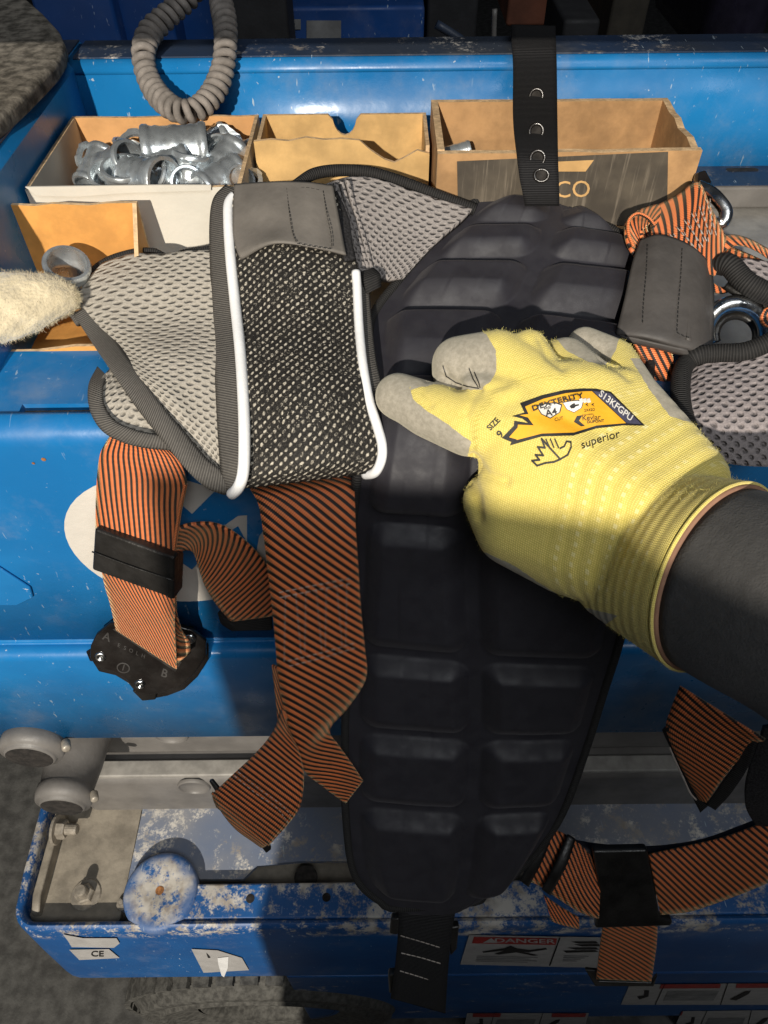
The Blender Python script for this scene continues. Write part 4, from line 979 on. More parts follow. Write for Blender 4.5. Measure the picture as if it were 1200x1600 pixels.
# rounded buckle plate
bk = [(141, 1010), (150, 992), (170, 975), (200, 968), (230, 975), (275, 978), (300, 985), (322, 1003), (322, 1025), (305, 1052), (284, 1072), (258, 1082), (232, 1087), (212, 1082), (196, 1062), (176, 1050), (150, 1044), (140, 1028)]
def bd(a, b): return .478 + (b - 1030) * .00022 + (a - 230) * .00003
bq = slab('buckle', [(a, b, bd(a, b)) for a, b in bk], .004, m_buckle, ls, .0012)
slab('buckle_back_plate', [(a + 4, b + 6, bd(a, b) + .007) for a, b in bk], .003, m_buckle, ls, .001)
slab('release_tab', [(133, 1018, .486), (146, 1010, .483), (150, 1034, .484), (140, 1034, .487)], .004, m_buckle, bq, .001)
slab('release_tab', [(206, 1080, .491), (246, 1078, .490), (243, 1094, .496), (222, 1096, .497)], .004, m_buckle, bq, .001)
bn = np.cross(np.array(P(300, 1000, bd(300, 1000))) - P(150, 1010, bd(150, 1010)), np.array(P(230, 1080, bd(230, 1080))) - P(150, 1010, bd(150, 1010))); bn /= np.linalg.norm(bn)
if np.dot(bn, CAM - P(230, 1030, .48)) < 0: bn = -bn
for a, b in ((157, 1026), (219, 1069), (297, 998)):
    V, F = lathe([(.0036, 0), (.0036, .0006), (.003, .0011), (.0018, .0013), (.0016, .0007), (0, .0006)], 18)
    mk('rivet', orient(V, P(a, b, bd(a, b)) + bn * .0001, bn), F, m_chrome, bq, True)
fbk = lambda a, b: P(a, b, bd(a, b)) + bn * .0003
for t, o_, e_ in (('A', (167, 995), 17), ('B', (257, 1052), 17), ('1', (193, 1043), 13)):
    decal_text('raised_mark', t, o_, (e_, e_ * .4), (e_ * .3, -e_), fbk, m_emboss, bq, True)
for k in range(5): decal_text('raised_mark', 'ESOLH'[k], (186 + 9.5 * k, 1008 + 4.2 * k), (8, 3.5), (2, -8), fbk, m_emboss, bq, True)
V, F = lathe([(.0042, 0), (.0042, .0005), (.0034, .0006), (.0034, 0)], 20); mk('raised_mark', orient(V, P(193, 1043, bd(193, 1043)), bn), F, m_emboss, bq)
# dark slot where the webbing enters
slab('slot', [(176, 984, bd(176, 984) - .0012), (190, 976, bd(190, 976) - .0012), (284, 1035, bd(284, 1035) - .0012), (274, 1050, bd(274, 1050) - .0012)], .001, m_hollow, bq, .0003)

# ---- strap hanging under the folded shoulder pad
cs = thing('chest_strap', None, None, (0, 0, 0)); cs.parent = har; cs['label'] = 'orange black strap with a sewn box hanging below the dark mesh panel'
strip('webbing', [(378, 738, .372, 548, 730, .372), (392, 764, .356, 550, 745, .359), (404, 790, .351, 554, 770, .352), (412, 840, .353, 556, 826, .354), (419, 900, .362, 560, 885, .363), (427, 970, .374, 564, 950, .376),
                  (433, 1040, .387, 570, 1010, .388), (440, 1090, .397, 572, 1060, .398), (450, 1135, .406, 545, 1105, .410), (466, 1182, .416, 516, 1140, .420), (478, 1208, .424, 530, 1165, .428), (500, 1226, .432, 548, 1190, .436), (540, 1256, .444, 568, 1220, .446)], m_web, cs, 150, 11, 42, .0018, .0008)
# gusset behind and the tail folded to the left
strip('webbing', [(424, 1040, .392, 434, 1045, .390), (430, 1090, .402, 447, 1110, .404), (433, 1130, .410, 456, 1160, .412), (425, 1150, .416, 470, 1190, .416)], m_web, cs, 40, 5, 20, .0016)
strip('webbing', [(440, 1108, .402, 452, 1140, .404), (425, 1145, .408, 470, 1180, .410), (398, 1178, .414, 475, 1218, .414), (366, 1208, .420, 468, 1262, .418), (345, 1228, .425, 450, 1288, .424), (332, 1243, .428, 432, 1308, .429), (338, 1262, .432, 420, 1322, .434)], m_web, cs, 80, 11, 84, .0018, .004)
strip('webbing', [(330, 1240, .4275, 432, 1306, .4285), (345, 1268, .431, 424, 1316, .433), (368, 1296, .436, 414, 1323, .438), (398, 1318, .442, 408, 1325, .443)], m_web, cs, 40, 9, 70, .0018, .001)
slab('strap_end', [(326, 1221, .428), (332, 1219, .428), (344, 1234, .429), (338, 1240, .429)], .003, m_black_plastic, cs, .0008)
slab('strap_end', [(406, 1322, .443), (416, 1316, .442), (424, 1328, .445), (416, 1334, .446)], .003, m_black_plastic, cs, .0008)
# sewn box
for l in ([(436, 926, .3635), (490, 915, .3628), (552, 903, .3645)], [(437, 934, .3645), (490, 923, .364), (553, 911, .366)], [(450, 1033, .384), (510, 1018, .383), (556, 1004, .384)], [(452, 1041, .3855), (510, 1026, .3845), (556, 1012, .3855)]):
    stitches('stitch_line', l, .0022, .0011, .00026, m_thread, cs, 160, .0009)
for k in range(7):
    xa = 446 + 16 * k; a = (xa, 930 - 3.0 * k, .3645); b = (xa + (9 if k % 2 else -2), 1034 - 4.2 * k, .3845)
    stitches('stitch_line', [a, ((a[0] + b[0]) / 2, (a[1] + b[1]) / 2, .374), b], .0026, .0013, .0002, m_thread, cs, 160, .0009)
for l in ([(366, 1212, .4185), (400, 1240, .4155), (432, 1262, .4150), (452, 1288, .4215)], [(372, 1206, .417), (404, 1232, .4145), (440, 1258, .4142), (458, 1280, .419)]):
    stitches('stitch_line', l, .0018, .0014, .00022, m_thread, cs, 160, .0012)

# ---- right side: keeper sleeve, webbing loop, ring and leg pad
rs = thing('right_strap_assembly', None, None, (0, 0, 0)); rs.name = 'shoulder_strap'; rs.parent = har; rs['label'] = 'orange black shoulder strap looped through a charcoal suede keeper'
strip('webbing', [(1022, 322, .401, 1016, 380, .392), (1056, 305, .400, 1044, 396, .388), (1091, 284, .398, 1076, 414, .385), (1113, 328, .393, 1100, 426, .383), (1136, 372, .388, 1118, 430, .383)], m_web, rs, 70, 13, 74, .0018, .002, .0)
strip('webbing', [(1062, 314, .402, 1022, 360, .394), (1030, 318, .401, 1020, 346, .391), (1002, 326, .397, 1008, 352, .388), (984, 338, .392, 1000, 362, .388), (979, 356, .389, 1002, 378, .392), (984, 382, .388, 1008, 392, .396), (996, 400, .388, 1016, 402, .398)], m_web, rs, 60, 7, 75, .0018)
strip('webbing', [(1008, 345, .397, 1018, 350, .404), (992, 352, .396, 1012, 352, .404), (990, 372, .394, 1016, 366, .404), (1000, 392, .393, 1020, 385, .403)], m_web, rs, 30, 7, 5, .0016)
tube('webbing_edge', [(1022, 352, .3895), (1012, 340, .387), (996, 334, .387), (983, 344, .387), (982, 364, .386), (990, 385, .386)], .0010, m_web, rs, 40, 6)
for k in range(6):
    a0 = (1046 + 11.5 * k, 366 - 11 * k, .3868 + .0009 * k); b0 = (1092 + 5.5 * k, 408 - 8 * k, .3825 + .0005 * k)
    mid = ((a0[0] + b0[0]) / 2, (a0[1] + b0[1]) / 2, (a0[2] + b0[2]) / 2 - .0022)
    stitches('stitch_line', [a0, mid, b0], .0028, .0012, .00024, m_thread, rs, 120, .0016)
    stitches('stitch_line', [(a0[0] + 6, a0[1] - 1, a0[2]), mid, (b0[0] - 7, b0[1] + 2, b0[2])], .0024, .0016, .0002, m_thread, rs, 120, .0018)
kpad = patch('suede_keeper', [[(1000, 374, .385), (1030, 366, .380), (1070, 378, .379), (1098, 398, .382), (1112, 420, .388)],
                       [(988, 410, .380), (1024, 404, .374), (1066, 416, .373), (1098, 432, .376), (1115, 450, .384)],
                       [(976, 465, .374), (1018, 462, .368), (1064, 474, .367), (1098, 486, .370), (1115, 500, .379)],
                       [(964, 515, .369), (1010, 518, .363), (1060, 530, .362), (1096, 540, .365), (1113, 548, .375)],
                       [(963, 524, .370), (1008, 530, .364), (1058, 543, .363), (1094, 552, .366), (1110, 556, .376)]], m_leather2, rs, 40, 40, .002)
strip('suede_flap', [(1074, 384, .3785, 1113, 420, .386), (1076, 430, .3725, 1116, 455, .382), (1076, 480, .367, 1116, 505, .377), (1074, 530, .3615, 1113, 550, .373)], m_leather2, rs, 30, 8, 0, .0014, .001)
strip('suede_hem', [(964, 522, .369, 1074, 548, .3622), (966, 530, .371, 1076, 556, .365), (972, 534, .377, 1074, 558, .371)], m_leather2, rs, 12, 10, 0, .002, .001)
for l in ([(1012, 382, .378), (1010, 425, .372), (1006, 470, .367), (1004, 510, .3625)], [(1066, 388, .377), (1064, 430, .371), (1060, 480, .3655), (1058, 520, .3612)], [(1058, 520, .3612), (1070, 526, .3612), (1080, 528, .362)]):
    stitches('stitch_line', l, .0016, .0009, .0002, m_thread_dk, rs, 120, .0012)
strip('webbing', [(984, 528, .374, 1050, 545, .371), (992, 560, .374, 1054, 575, .372), (1006, 595, .375, 1058, 606, .373), (1030, 625, .378, 1064, 632, .376)], m_web, rs, 40, 7, 16, .0018, .002)
strip('webbing', [(1110, 372, .396, 1128, 398, .392), (1140, 366, .394, 1150, 384, .390), (1170, 372, .392, 1180, 392, .388), (1215, 396, .390, 1215, 416, .386)], m_web, rs, 40, 7, 76, .0018, .003)
strip('webbing', [(1128, 380, .398, 1120, 408, .392), (1160, 392, .396, 1150, 412, .392), (1210, 414, .392, 1205, 428, .39)], m_web, rs, 30, 6, 80, .0018)
strip('webbing', [(1112, 440, .392, 1112, 456, .392), (1126, 448, .391, 1130, 458, .391), (1142, 446, .391, 1142, 456, .392)], m_web, rs, 16, 5, 84, .0016)
# steel ring
tt_ = np.linspace(math.radians(200), math.radians(-40), 50)
tube('steel_ring', [(1150 + 47 * math.cos(t), 520 - 46 * math.sin(t), .386 - .006 * math.sin(t)) for t in tt_], .0042, m_chrome, rs, 60, 14)
tube('steel_ring_core', [(1150 + 32 * math.cos(t), 524 - 31 * math.sin(t), .390) for t in tt_], .0022, m_black_plastic, rs, 60, 10)
tube('webbing_loop', [(1216, 486, .380), (1200, 486, .379), (1194, 494, .379), (1196, 504, .379), (1208, 508, .379)], .0022, m_web, rs, 24, 8)
tube('snap_hook', [(1090, 292, .402), (1108, 300, .399), (1122, 312, .396), (1134, 330, .395), (1130, 348, .396), (1116, 350, .398)], .0036, m_chrome, rs, 40, 10)
slab('hook_body', [(1086, 268, .412), (1104, 262, .412), (1114, 282, .408), (1108, 306, .404), (1092, 302, .405)], .006, m_buckle, rs, .002)
# upper right pad edge and its mesh
patch('grey_mesh_panel', [[(1136, 402, .386), (1170, 404, .386), (1225, 412, .386)], [(1150, 420, .382), (1180, 426, .382), (1225, 436, .382)], [(1170, 440, .379), (1196, 450, .379), (1225, 460, .379)]], m_gmesh3, rs, 20, 20, .004)
tube('pad_edge', [(1122, 418, .388), (1130, 412, .383), (1142, 416, .380), (1160, 436, .378), (1180, 450, .376), (1225, 470, .374)], [.003, .0048] + [.0056] * 38, m_tape_blk, rs, 40, 12)
tube('pad_edge', [(1134, 446, .386), (1160, 462, .383), (1190, 474, .381), (1225, 484, .379)], .0022, m_black_plastic, rs, 30, 8)
# right leg pad
lp = patch('leg_pad', [[(1076, 572, .374), (1100, 556, .371), (1150, 548, .366), (1225, 528, .360)],
                  [(1074, 620, .357), (1105, 612, .353), (1150, 606, .350), (1225, 600, .346)],
                  [(1084, 670, .347), (1110, 668, .343), (1155, 666, .340), (1225, 660, .336)],
                  [(1100, 715, .350), (1125, 722, .346), (1165, 728, .342), (1225, 730, .338)]], m_gmesh3, har, 50, 50, .006)
lp['label'] = 'grey mesh leg pad with thick black edge'
tube('edge_binding', [(1225, 520, .354), (1195, 538, .357), (1160, 550, .360), (1120, 552, .364), (1090, 556, .366), (1072, 568, .367), (1064, 590, .360), (1064, 630, .351), (1074, 668, .343), (1092, 704, .344), (1108, 730, .347)], .0046, m_tape_blk, lp, 110, 14)

# ---- lower right: strap ends and the black buckle hanging in the shade
lr = thing('leg_strap', None, None, (0, 0, 0)); lr.parent = har; lr['label'] = 'orange black leg strap with wide black buckle in the lower right shade'
strip('webbing', [(1062, 1072, .446, 1196, 1158, .430), (1048, 1108, .450, 1176, 1164, .437), (1041, 1140, .455, 1150, 1192, .444), (1062, 1195, .460, 1126, 1222, .452), (1092, 1250, .467, 1104, 1255, .462)], m_web, lr, 60, 11, 72, .0018, .003)
strip('end_tab', [(1034, 1140, .458, 1046, 1136, .453), (1052, 1180, .462, 1066, 1178, .458), (1072, 1225, .467, 1086, 1222, .462), (1094, 1270, .472, 1108, 1258, .467)], m_tape_blk, lr, 30, 5, 0, .003, .001)
tube('frayed_thread', [(1046, 1168, .456), (1058, 1195, .459), (1066, 1212, .460), (1078, 1238, .464), (1088, 1250, .466)], .0006, m_thread, lr, 24, 5)
strip('end_tab', [(1166, 1152, .438, 1182, 1160, .434), (1150, 1190, .444, 1168, 1200, .440), (1126, 1224, .452, 1142, 1240, .449), (1104, 1258, .462, 1118, 1266, .460)], m_tape_blk, lr, 30, 5, 0, .003)
strip('webbing', [(852, 1292, .510, 818, 1375, .510), (880, 1302, .512, 842, 1384, .514), (905, 1318, .512, 868, 1402, .514), (926, 1340, .510, 905, 1425, .512), (940, 1352, .512, 936, 1436, .512)], m_web, lr, 50, 9, 40, .0018, .003)
for a in (0, 34):
    strip('keeper', [(852 + a, 1288 + a * .45, .507, 866 + a, 1296 + a * .45, .506), (834 + a, 1330 + a * .45, .505, 850 + a, 1340 + a * .45, .504), (812 + a, 1376 + a * .4, .508, 826 + a, 1386 + a * .4, .508)], m_black_plastic, lr, 20, 5, 0, .003, .001)
strip('webbing', [(850, 1400, .518, 862, 1440, .520), (875, 1418, .518, 880, 1446, .520), (905, 1436, .518, 905, 1452, .520)], m_web, lr, 20, 5, 60, .0018)
slab('buckle', [(926, 1330, .498), (1012, 1328, .496), (1022, 1380, .503), (1032, 1434, .512), (1052, 1440, .515), (1050, 1448, .517), (930, 1452, .520), (938, 1400, .510)], .007, m_black_plastic, lr, .002)
strip('webbing', [(1014, 1336, .500, 1032, 1430, .514), (1070, 1324, .496, 1080, 1424, .510), (1130, 1310, .490, 1140, 1404, .504), (1180, 1292, .484, 1190, 1384, .497), (1240, 1268, .478, 1240, 1360, .490)], m_web, lr, 70, 11, 58, .0018, .003)
strip('webbing', [(944, 1440, .524, 1028, 1436, .522), (938, 1480, .540, 1026, 1476, .538), (932, 1530, .558, 1018, 1534, .556)], m_web, lr, 50, 9, 48, .0018, .001)
slab('strap_end', [(914, 1516, .562), (934, 1518, .560), (936, 1534, .564), (1018, 1536, .562), (1028, 1524, .560), (1022, 1542, .566), (930, 1542, .568)], .003, m_black_plastic, lr, .001)
patch('padded_backing', [[(836, 1286, .520), (900, 1312, .520), (1000, 1322, .514), (1090, 1312, .506), (1160, 1288, .498), (1225, 1262, .49)],
                         [(842, 1306, .514), (900, 1330, .512), (1000, 1340, .506), (1090, 1326, .499), (1160, 1304, .491), (1225, 1276, .484)],
                         [(850, 1350, .524), (910, 1390, .524), (1000, 1400, .518), (1090, 1390, .510), (1160, 1364, .502), (1225, 1336, .494)]], m_neo, lr, 20, 50, .006)
patch('padded_backing', [[(1194, 1140, .44), (1210, 1136, .438), (1240, 1130, .436)], [(1170, 1200, .448), (1200, 1196, .442), (1240, 1190, .438)], [(1164, 1255, .458), (1196, 1252, .452), (1240, 1250, .446)], [(1180, 1290, .468), (1206, 1292, .462), (1240, 1292, .456)]], m_velcro, lr, 30, 20, .006)

# ---- black straps above and below the back pad
tsx = thing('pad_strap', None, None, (0, 0, 0)); tsx.parent = har; tsx['label'] = 'black strap with metal eyelets rising over the rear side board'
strip('black_webbing', [(799, 38, .486, 868, 40, .486), (800, 68, .468, 869, 70, .468), (802, 100, .461, 870, 100, .461), (802, 180, .432, 871, 180, .432), (808, 240, .4045, 872, 240, .4045), (812, 275, .402, 873, 275, .402), (816, 300, .405, 874, 300, .405), (820, 322, .412, 874, 322, .412)], m_black_web, tsx, 90, 9, 0, .002, .0006)
for a, b, d, f in ((838, 150, .4435, 1), (838, 205, .4185, 1), (840, 247, .4025, 1), (846, 274, .4010, .8)):
    V, F = lathe([(.0046, 0), (.0046, .0005), (.0040, .0010), (.0030, .0007), (.0028, -.0003)], 22)
    mk('eyelet', orient(V * np.array([1, f, 1]), P(a, b, d - .0008), CAM - P(a, b, d) + np.array([0, 0, .05])), F, m_buckle, tsx, True)
    V, F = lathe([(.0028, .0003), (0, .0002)], 14); mk('eyelet_hole', orient(V, P(a, b, d - .0008), CAM - P(a, b, d)), F, m_hollow, tsx)
bs = thing('pad_strap', None, None, (0, 0, 0)); bs.parent = har; bs['label'] = 'black strap with pale stitch lines below the back pad'
strip('black_webbing', [(622, 1418, .494, 712, 1424, .494), (622, 1450, .500, 706, 1458, .500), (618, 1500, .514, 700, 1520, .514), (610, 1560, .532, 696, 1584, .532)], m_black_web, bs, 50, 9, 0, .003, .001)
slab('side_release', [(610, 1436, .497), (624, 1436, .496), (622, 1462, .502), (608, 1460, .503)], .006, m_black_plastic, bs, .0015)
slab('side_release', [(700, 1450, .499), (718, 1448, .499), (714, 1484, .507), (704, 1496, .510)], .006, m_black_plastic, bs, .0015)
slab('side_release', [(606, 1524, .524), (622, 1522, .523), (620, 1552, .531), (608, 1554, .532)], .006, m_black_plastic, bs, .0015)
slab('slider', [(618, 1538, .526), (698, 1556, .526), (694, 1576, .532), (612, 1558, .532)], .005, m_black_plastic, bs, .0015)
for l in ([(626, 1462, .5015), (660, 1472, .5035), (692, 1482, .5045)], [(627, 1489, .5095), (660, 1497, .5105), (690, 1506, .5115)], [(625, 1517, .517), (655, 1526, .5185), (685, 1535, .5205)]):
    stitches('stitch_line', l, .003, .0006, .00035, m_thread, bs, 120, .0012)
# ------------------------------------------------------------------ gloved hand and sleeve
per = thing('person', 'hand in yellow knit glove with grey fingertips, charcoal sleeve, resting on the black back pad', 'person', P(1000, 820, .36))
def ico(r):
    bm = bmesh.new(); bmesh.ops.create_icosphere(bm, subdivisions=3, radius=r); a = np.array([v.co[:] for v in bm.verts]); bm.free(); return a
ICO = ico(1.0)
def hull(balls):
    bm = bmesh.new()
    for c, r in balls:
        for v in ICO: bm.verts.new(c + v * r)
    res = bmesh.ops.convex_hull(bm, input=bm.verts[:])
    bmesh.ops.delete(bm, geom=[v for v in bm.verts if not v.link_faces], context='VERTS')
    bm.verts.index_update(); V = [v.co[:] for v in bm.verts]; F = [tuple(v.index for v in f.verts) for f in bm.faces]; bm.free(); return V, F
def B(px, py, d, r): return (P(px, py, d), r / 1000.0)
RI = RT; imgdir = lambda x, y: RT * x - UP * y
AX = imgdir(.875, .484) * math.cos(math.radians(52)) - FW * math.sin(math.radians(52)); AX /= np.linalg.norm(AX)
TR = imgdir(-.484, .875); TR = TR - AX * np.dot(TR, AX); TR /= np.linalg.norm(TR)          # across the wrist, towards the thumb side
NR = np.cross(AX, TR);
if np.dot(NR, -FW) < 0: NR = -NR
rimc = P(1122, 905, .288)
HB = []
# index
ix = [B(622, 619, .338, 10.6), B(668, 640, .332, 12.4), B(735, 662, .324, 14.6), B(806, 662, .318, 15.0)]
mi = [B(712, 588, .346, 11.0), B(718, 569, .334, 12.6), B(778, 560, .326, 12.6), B(858, 615, .317, 14.5)]
ri = [B(838, 572, .348, 10.5), B(884, 566, .334, 11.2), B(922, 612, .320, 13.5)]
pk = [B(913, 538, .347, 8.2), B(962, 560, .340, 8.8), B(985, 622, .328, 12.5)]
th = [B(815, 752, .344, 10.5), B(768, 782, .334, 13.0), B(802, 826, .330, 17.0), B(890, 860, .326, 20.0)]
for ch in (ix, mi, ri, pk, th):
    for a, b in zip(ch[:-1], ch[1:]): HB.append(hull([a, b]))
w1 = B(1070, 752, .316, 18); w2 = B(966, 888, .316, 18)
HB.append(hull([ix[-1], mi[-1], B(900, 760, .322, 18)])); HB.append(hull([mi[-1], ri[-1], pk[-1], B(960, 740, .318, 18)]))
HB.append(hull([ix[-1], pk[-1], B(880, 840, .328, 18), w1, w2, B(1010, 800, .309, 20)]))
HB.append(hull([ix[-1], th[-1], th[-2], w2]))
# folds of knit over the knuckles
HB.append(hull([B(826, 545, .324, 8.5), B(850, 580, .318, 8)])); HB.append(hull([B(745, 610, .322, 8), B(800, 625, .314, 9)]))
# wrist and cuff: elliptic rings along the arm axis
def ringpts(c, ra, rb, k=64, jit=0.0):
    return [c + TR * ra * math.cos(t) + NR * rb * math.sin(t) for t in np.linspace(0, 2 * math.pi, k + 1)[:-1]]
cuff = [(-.056, .030, .014), (-.045, .0345, .018), (-.03, .0365, .026), (-.018, .0375, .032), (-.008, .0385, .0362), (-.001, .0392, .0388), (0.0, .0388, .0384)]
rings = [ringpts(rimc + AX * t - NR * .0, a, b) for t, a, b in cuff]
V, F = loft(rings); F = list(F) + [tuple(range(64))[::-1], tuple(range((len(rings) - 1) * 64, len(rings) * 64))]
HB.append((V.tolist(), F))
HB.append(hull([w1, w2, (rimc - AX * .030 + TR * .012, .0225), (rimc - AX * .030 - TR * .012, .0225), (rimc - AX * .030 - NR * .004, .024)]))
VV = []; FF = []
for V, F in HB:
    b = len(VV); VV += [tuple(v) for v in V]; FF += [tuple(i + b for i in f) for f in F]
me = bpy.data.meshes.new('tmp'); me.from_pydata(VV, [], FF); me.update()
bm = bmesh.new(); bm.from_mesh(me); bmesh.ops.recalc_face_normals(bm, faces=bm.faces[:]); bm.to_mesh(me); bm.free()
tmp = bpy.data.objects.new('tmp', me); COL.objects.link(tmp)
rm = tmp.modifiers.new('r', 'REMESH'); rm.mode = 'VOXEL'; rm.voxel_size = 0.00095
s_ = tmp.modifiers.new('s', 'SMOOTH'); s_.factor = 0.5; s_.iterations = 14
dg = bpy.context.evaluated_depsgraph_get(); ev = tmp.evaluated_get(dg); em_ = ev.to_mesh()
GV = np.empty(len(em_.vertices) * 3); em_.vertices.foreach_get('co', GV); GV = GV.reshape(-1, 3)
GF = [tuple(p.vertices) for p in em_.polygons]
GN = np.empty(len(em_.vertices) * 3); em_.vertices.foreach_get('normal', GN); GN = GN.reshape(-1, 3)
ev.to_mesh_clear(); bpy.data.objects.remove(tmp)
# cloth relief: soft wrinkles across knuckles and along the thumb web
gx, gy, gd = proj(GV)
ga = (GV - rimc) @ AX; gb = (GV - rimc) @ TR
def segd(px, py, poly):
    d = np.full(len(px), 1e9)
    for (x0, y0), (x1, y1) in zip(poly[:-1], poly[1:]):
        L2 = (x1 - x0) ** 2 + (y1 - y0) ** 2; t = np.clip(((px - x0) * (x1 - x0) + (py - y0) * (y1 - y0)) / L2, 0, 1)
        d = np.minimum(d, np.hypot(px - x0 - t * (x1 - x0), py - y0 - t * (y1 - y0)))
    return d
front = np.einsum('ij,ij->i', GN, CAM - GV) > 0
wr = np.zeros(len(GV))
for ln, wdt, dep in (([(690, 590), (715, 605), (748, 606)], 6, .0016), ([(695, 575), (705, 595), (722, 604)], 4, .001), ([(736, 578), (742, 598), (750, 606)], 4, .0011),
                     ([(668, 592), (664, 612), (672, 632)], 6, .0010), ([(728, 745), (745, 775), (748, 810)], 8, .0014), ([(738, 715), (760, 742), (790, 752)], 8, .0018),
                     ([(735, 690), (728, 650), (742, 615), (790, 600)], 7, .0008), ([(846, 530), (858, 556), (880, 572)], 8, .0016), ([(935, 560), (968, 575), (985, 590)], 7, .0014),
                     ([(940, 905), (975, 850)], 9, .0006), ([(780, 640), (830, 610), (900, 600)], 14, .0007)):
    dd = segd(gx, gy, ln); wr += np.where(front, np.exp(-(dd / wdt) ** 2) * dep, 0)
rib = np.where(ga > -.052, np.clip((ga + .052) / .01, 0, 1), 0) * np.sin(ga * 2 * math.pi / .0056) * .00010
GV = GV - GN * (wr - rib)[:, None]
def inpoly(px, py, poly):
    c = np.zeros(len(px), bool); n = len(poly); j = n - 1
    for i in range(n):
        xi, yi = poly[i]; xj, yj = poly[j]
        cond = ((yi > py) != (yj > py)) & (px < (xj - xi) * (py - yi) / (yj - yi + 1e-12) + xi); c ^= cond; j = i
    return c
coat = np.zeros(len(GV))
for poly in ([(560, 620), (570, 585), (605, 560), (640, 575), (650, 592), (640, 606), (646, 624), (664, 640), (700, 663), (736, 692), (728, 722), (690, 730), (640, 720), (570, 660)],
             [(640, 610), (655, 560), (685, 520), (730, 505), (760, 522), (775, 548), (776, 580), (766, 597), (748, 606), (735, 608), (700, 600), (668, 600)],
             [(870, 530), (885, 500), (925, 495), (968, 525), (962, 548), (950, 566), (920, 566), (885, 548)],
             [(730, 855), (760, 864), (800, 882), (850, 916), (900, 946), (965, 962), (900, 1010), (760, 980), (700, 880)],
             [(985, 560), (1012, 604), (1046, 650), (1080, 660), (1040, 560)]):
    pp_ = poly + [poly[0]]; dd = segd(gx, gy, pp_); ins = inpoly(gx, gy, poly)
    sd = np.where(ins, dd, -dd); coat = np.maximum(coat, np.clip(.5 + sd / 8, 0, 1))
away = GN @ FW
coat = np.maximum(coat, np.where(ga < -.045, np.clip((away - .25) / .3, 0, 1), 0))
# trace finger yarn just right of the grey ball stays yellow
glove = mk('glove', GV, GF, m_glove, per, True, np.stack([ga, gb], 1))
def vattr(o, nm, a):
    at = o.data.attributes.new(nm, 'FLOAT', 'POINT'); at.data.foreach_set('value', np.asarray(a, float))
vattr(glove, 'coat', coat); vattr(glove, 'cuff', np.clip((ga + .058) / .008, 0, 1) * np.clip((-.004 - ga) / .004, 0, 1))
seam = np.zeros(len(GV))
for ln in ([(742, 700), (744, 655), (775, 610), (820, 590), (862, 588)], [(640, 606), (646, 624), (664, 640)], [(868, 592), (930, 572), (985, 585)]):
    seam = np.maximum(seam, np.clip(1.4 - segd(gx, gy, ln) / 5, 0, 1) * front)
vattr(glove, 'seam', seam)
bvh = BVHTree.FromPolygons([Vector(v) for v in GV], GF)
def on_glove(off):
    def f(px, py):
        r = Vector(ray(px, py)).normalized(); h = bvh.ray_cast(Vector(CAM), r)
        if h[0] is None: return P(px, py, .32)
        return np.array(h[0]) - np.array(r) * off
    return f
c5 = lambda x, y: (740 + x * .26667, 560 + y * .26667)
C5 = lambda l: [c5(*p) for p in l]
outer = [(272, 262), (400, 216), (530, 186), (640, 176), (720, 178), (805, 196), (1004, 394), (880, 392), (720, 410), (585, 452), (400, 457), (213, 510), (222, 490), (166, 467), (235, 396), (238, 366), (322, 380), (285, 352), (224, 338), (298, 318)]
inner = [(302, 282), (410, 236), (540, 204), (640, 193), (693, 192), (893, 379), (720, 393), (588, 434), (400, 440), (252, 478), (252, 474), (208, 462), (258, 405), (260, 388), (352, 392), (318, 346), (268, 332), (322, 326)]
badge = decal_poly('printed_badge', C5(outer), on_glove(.00045), m_ink, glove, 3.0)
decal_poly('badge_field', C5(inner), on_glove(.0008), m_badge, badge, 3.0)
decal_poly('badge_band', C5([(697, 190), (800, 204), (985, 386), (898, 380)]), on_glove(.0008), m_badge_navy, badge, 3.0)
nb = [0]
def gt(s, o, ang, em, mat=m_ink, bold=True, arch=0.0, off=.0012, wide=1.0, par=None, shear=0.0, tilt=90):
    a = math.radians(ang); b = math.radians(ang + tilt)
    return decal_text('lettering', s, c5(*o), (em * .2667 * wide * math.cos(a), -em * .2667 * wide * math.sin(a)), (em * .2667 * math.cos(b), -em * .2667 * math.sin(b)), on_glove(off), mat, par or badge, bold, arch, 2.0, shear)
gt('DEXTERITY', (490, 252), 15, 42, wide=1.45, arch=.022, tilt=95, off=.0021)
gt('S13KFGPU', (834, 278), -39, 54, m_badge_white, True, .0, .0012, 1.0, None, 0, 100)
shield = lambda cx, cy, w, h: [(cx - w, cy - h * .7), (cx - w * .3, cy - h * .95), (cx + w * .5, cy - h * 1.1), (cx + w, cy - h * .8), (cx + w * .85, cy + h * .2), (cx + w * .1, cy + h), (cx - w * .6, cy + h * .45)]
decal_poly('badge_shield', C5(shield(442, 307, 78, 46)), on_glove(.0011), m_ink, badge, 3.0)
decal_poly('badge_shield', C5(shield(442, 307, 70, 40)), on_glove(.0014), m_badge_white, badge, 3.0)
gt('A4', (455, 318), 12, 56, off=.0018, wide=1.05); gt('ANSI', (432, 291), 14, 20, off=.0018)
gt('CUT', (500, 355), 12, 26, bold=False)
decal_poly('badge_shield', C5(shield(582, 283, 62, 36)), on_glove(.0011), m_ink, badge, 3.0)
decal_poly('badge_shield', C5(shield(582, 283, 57, 32)), on_glove(.0014), m_badge_white, badge, 3.0)
gt('CE388', (560, 246), 10, 24, bold=False)
decal_poly('badge_symbol', C5([(562, 280), (578, 268), (592, 262), (596, 272), (618, 268), (618, 276), (598, 282), (590, 292), (572, 294)]), on_glove(.0018), m_ink, badge)
for x in (618, 640, 662): decal_poly('badge_symbol', C5([(x, 238), (x + 18, 232), (x + 26, 256), (x + 6, 262)]), on_glove(.0014), m_badge_white, badge)
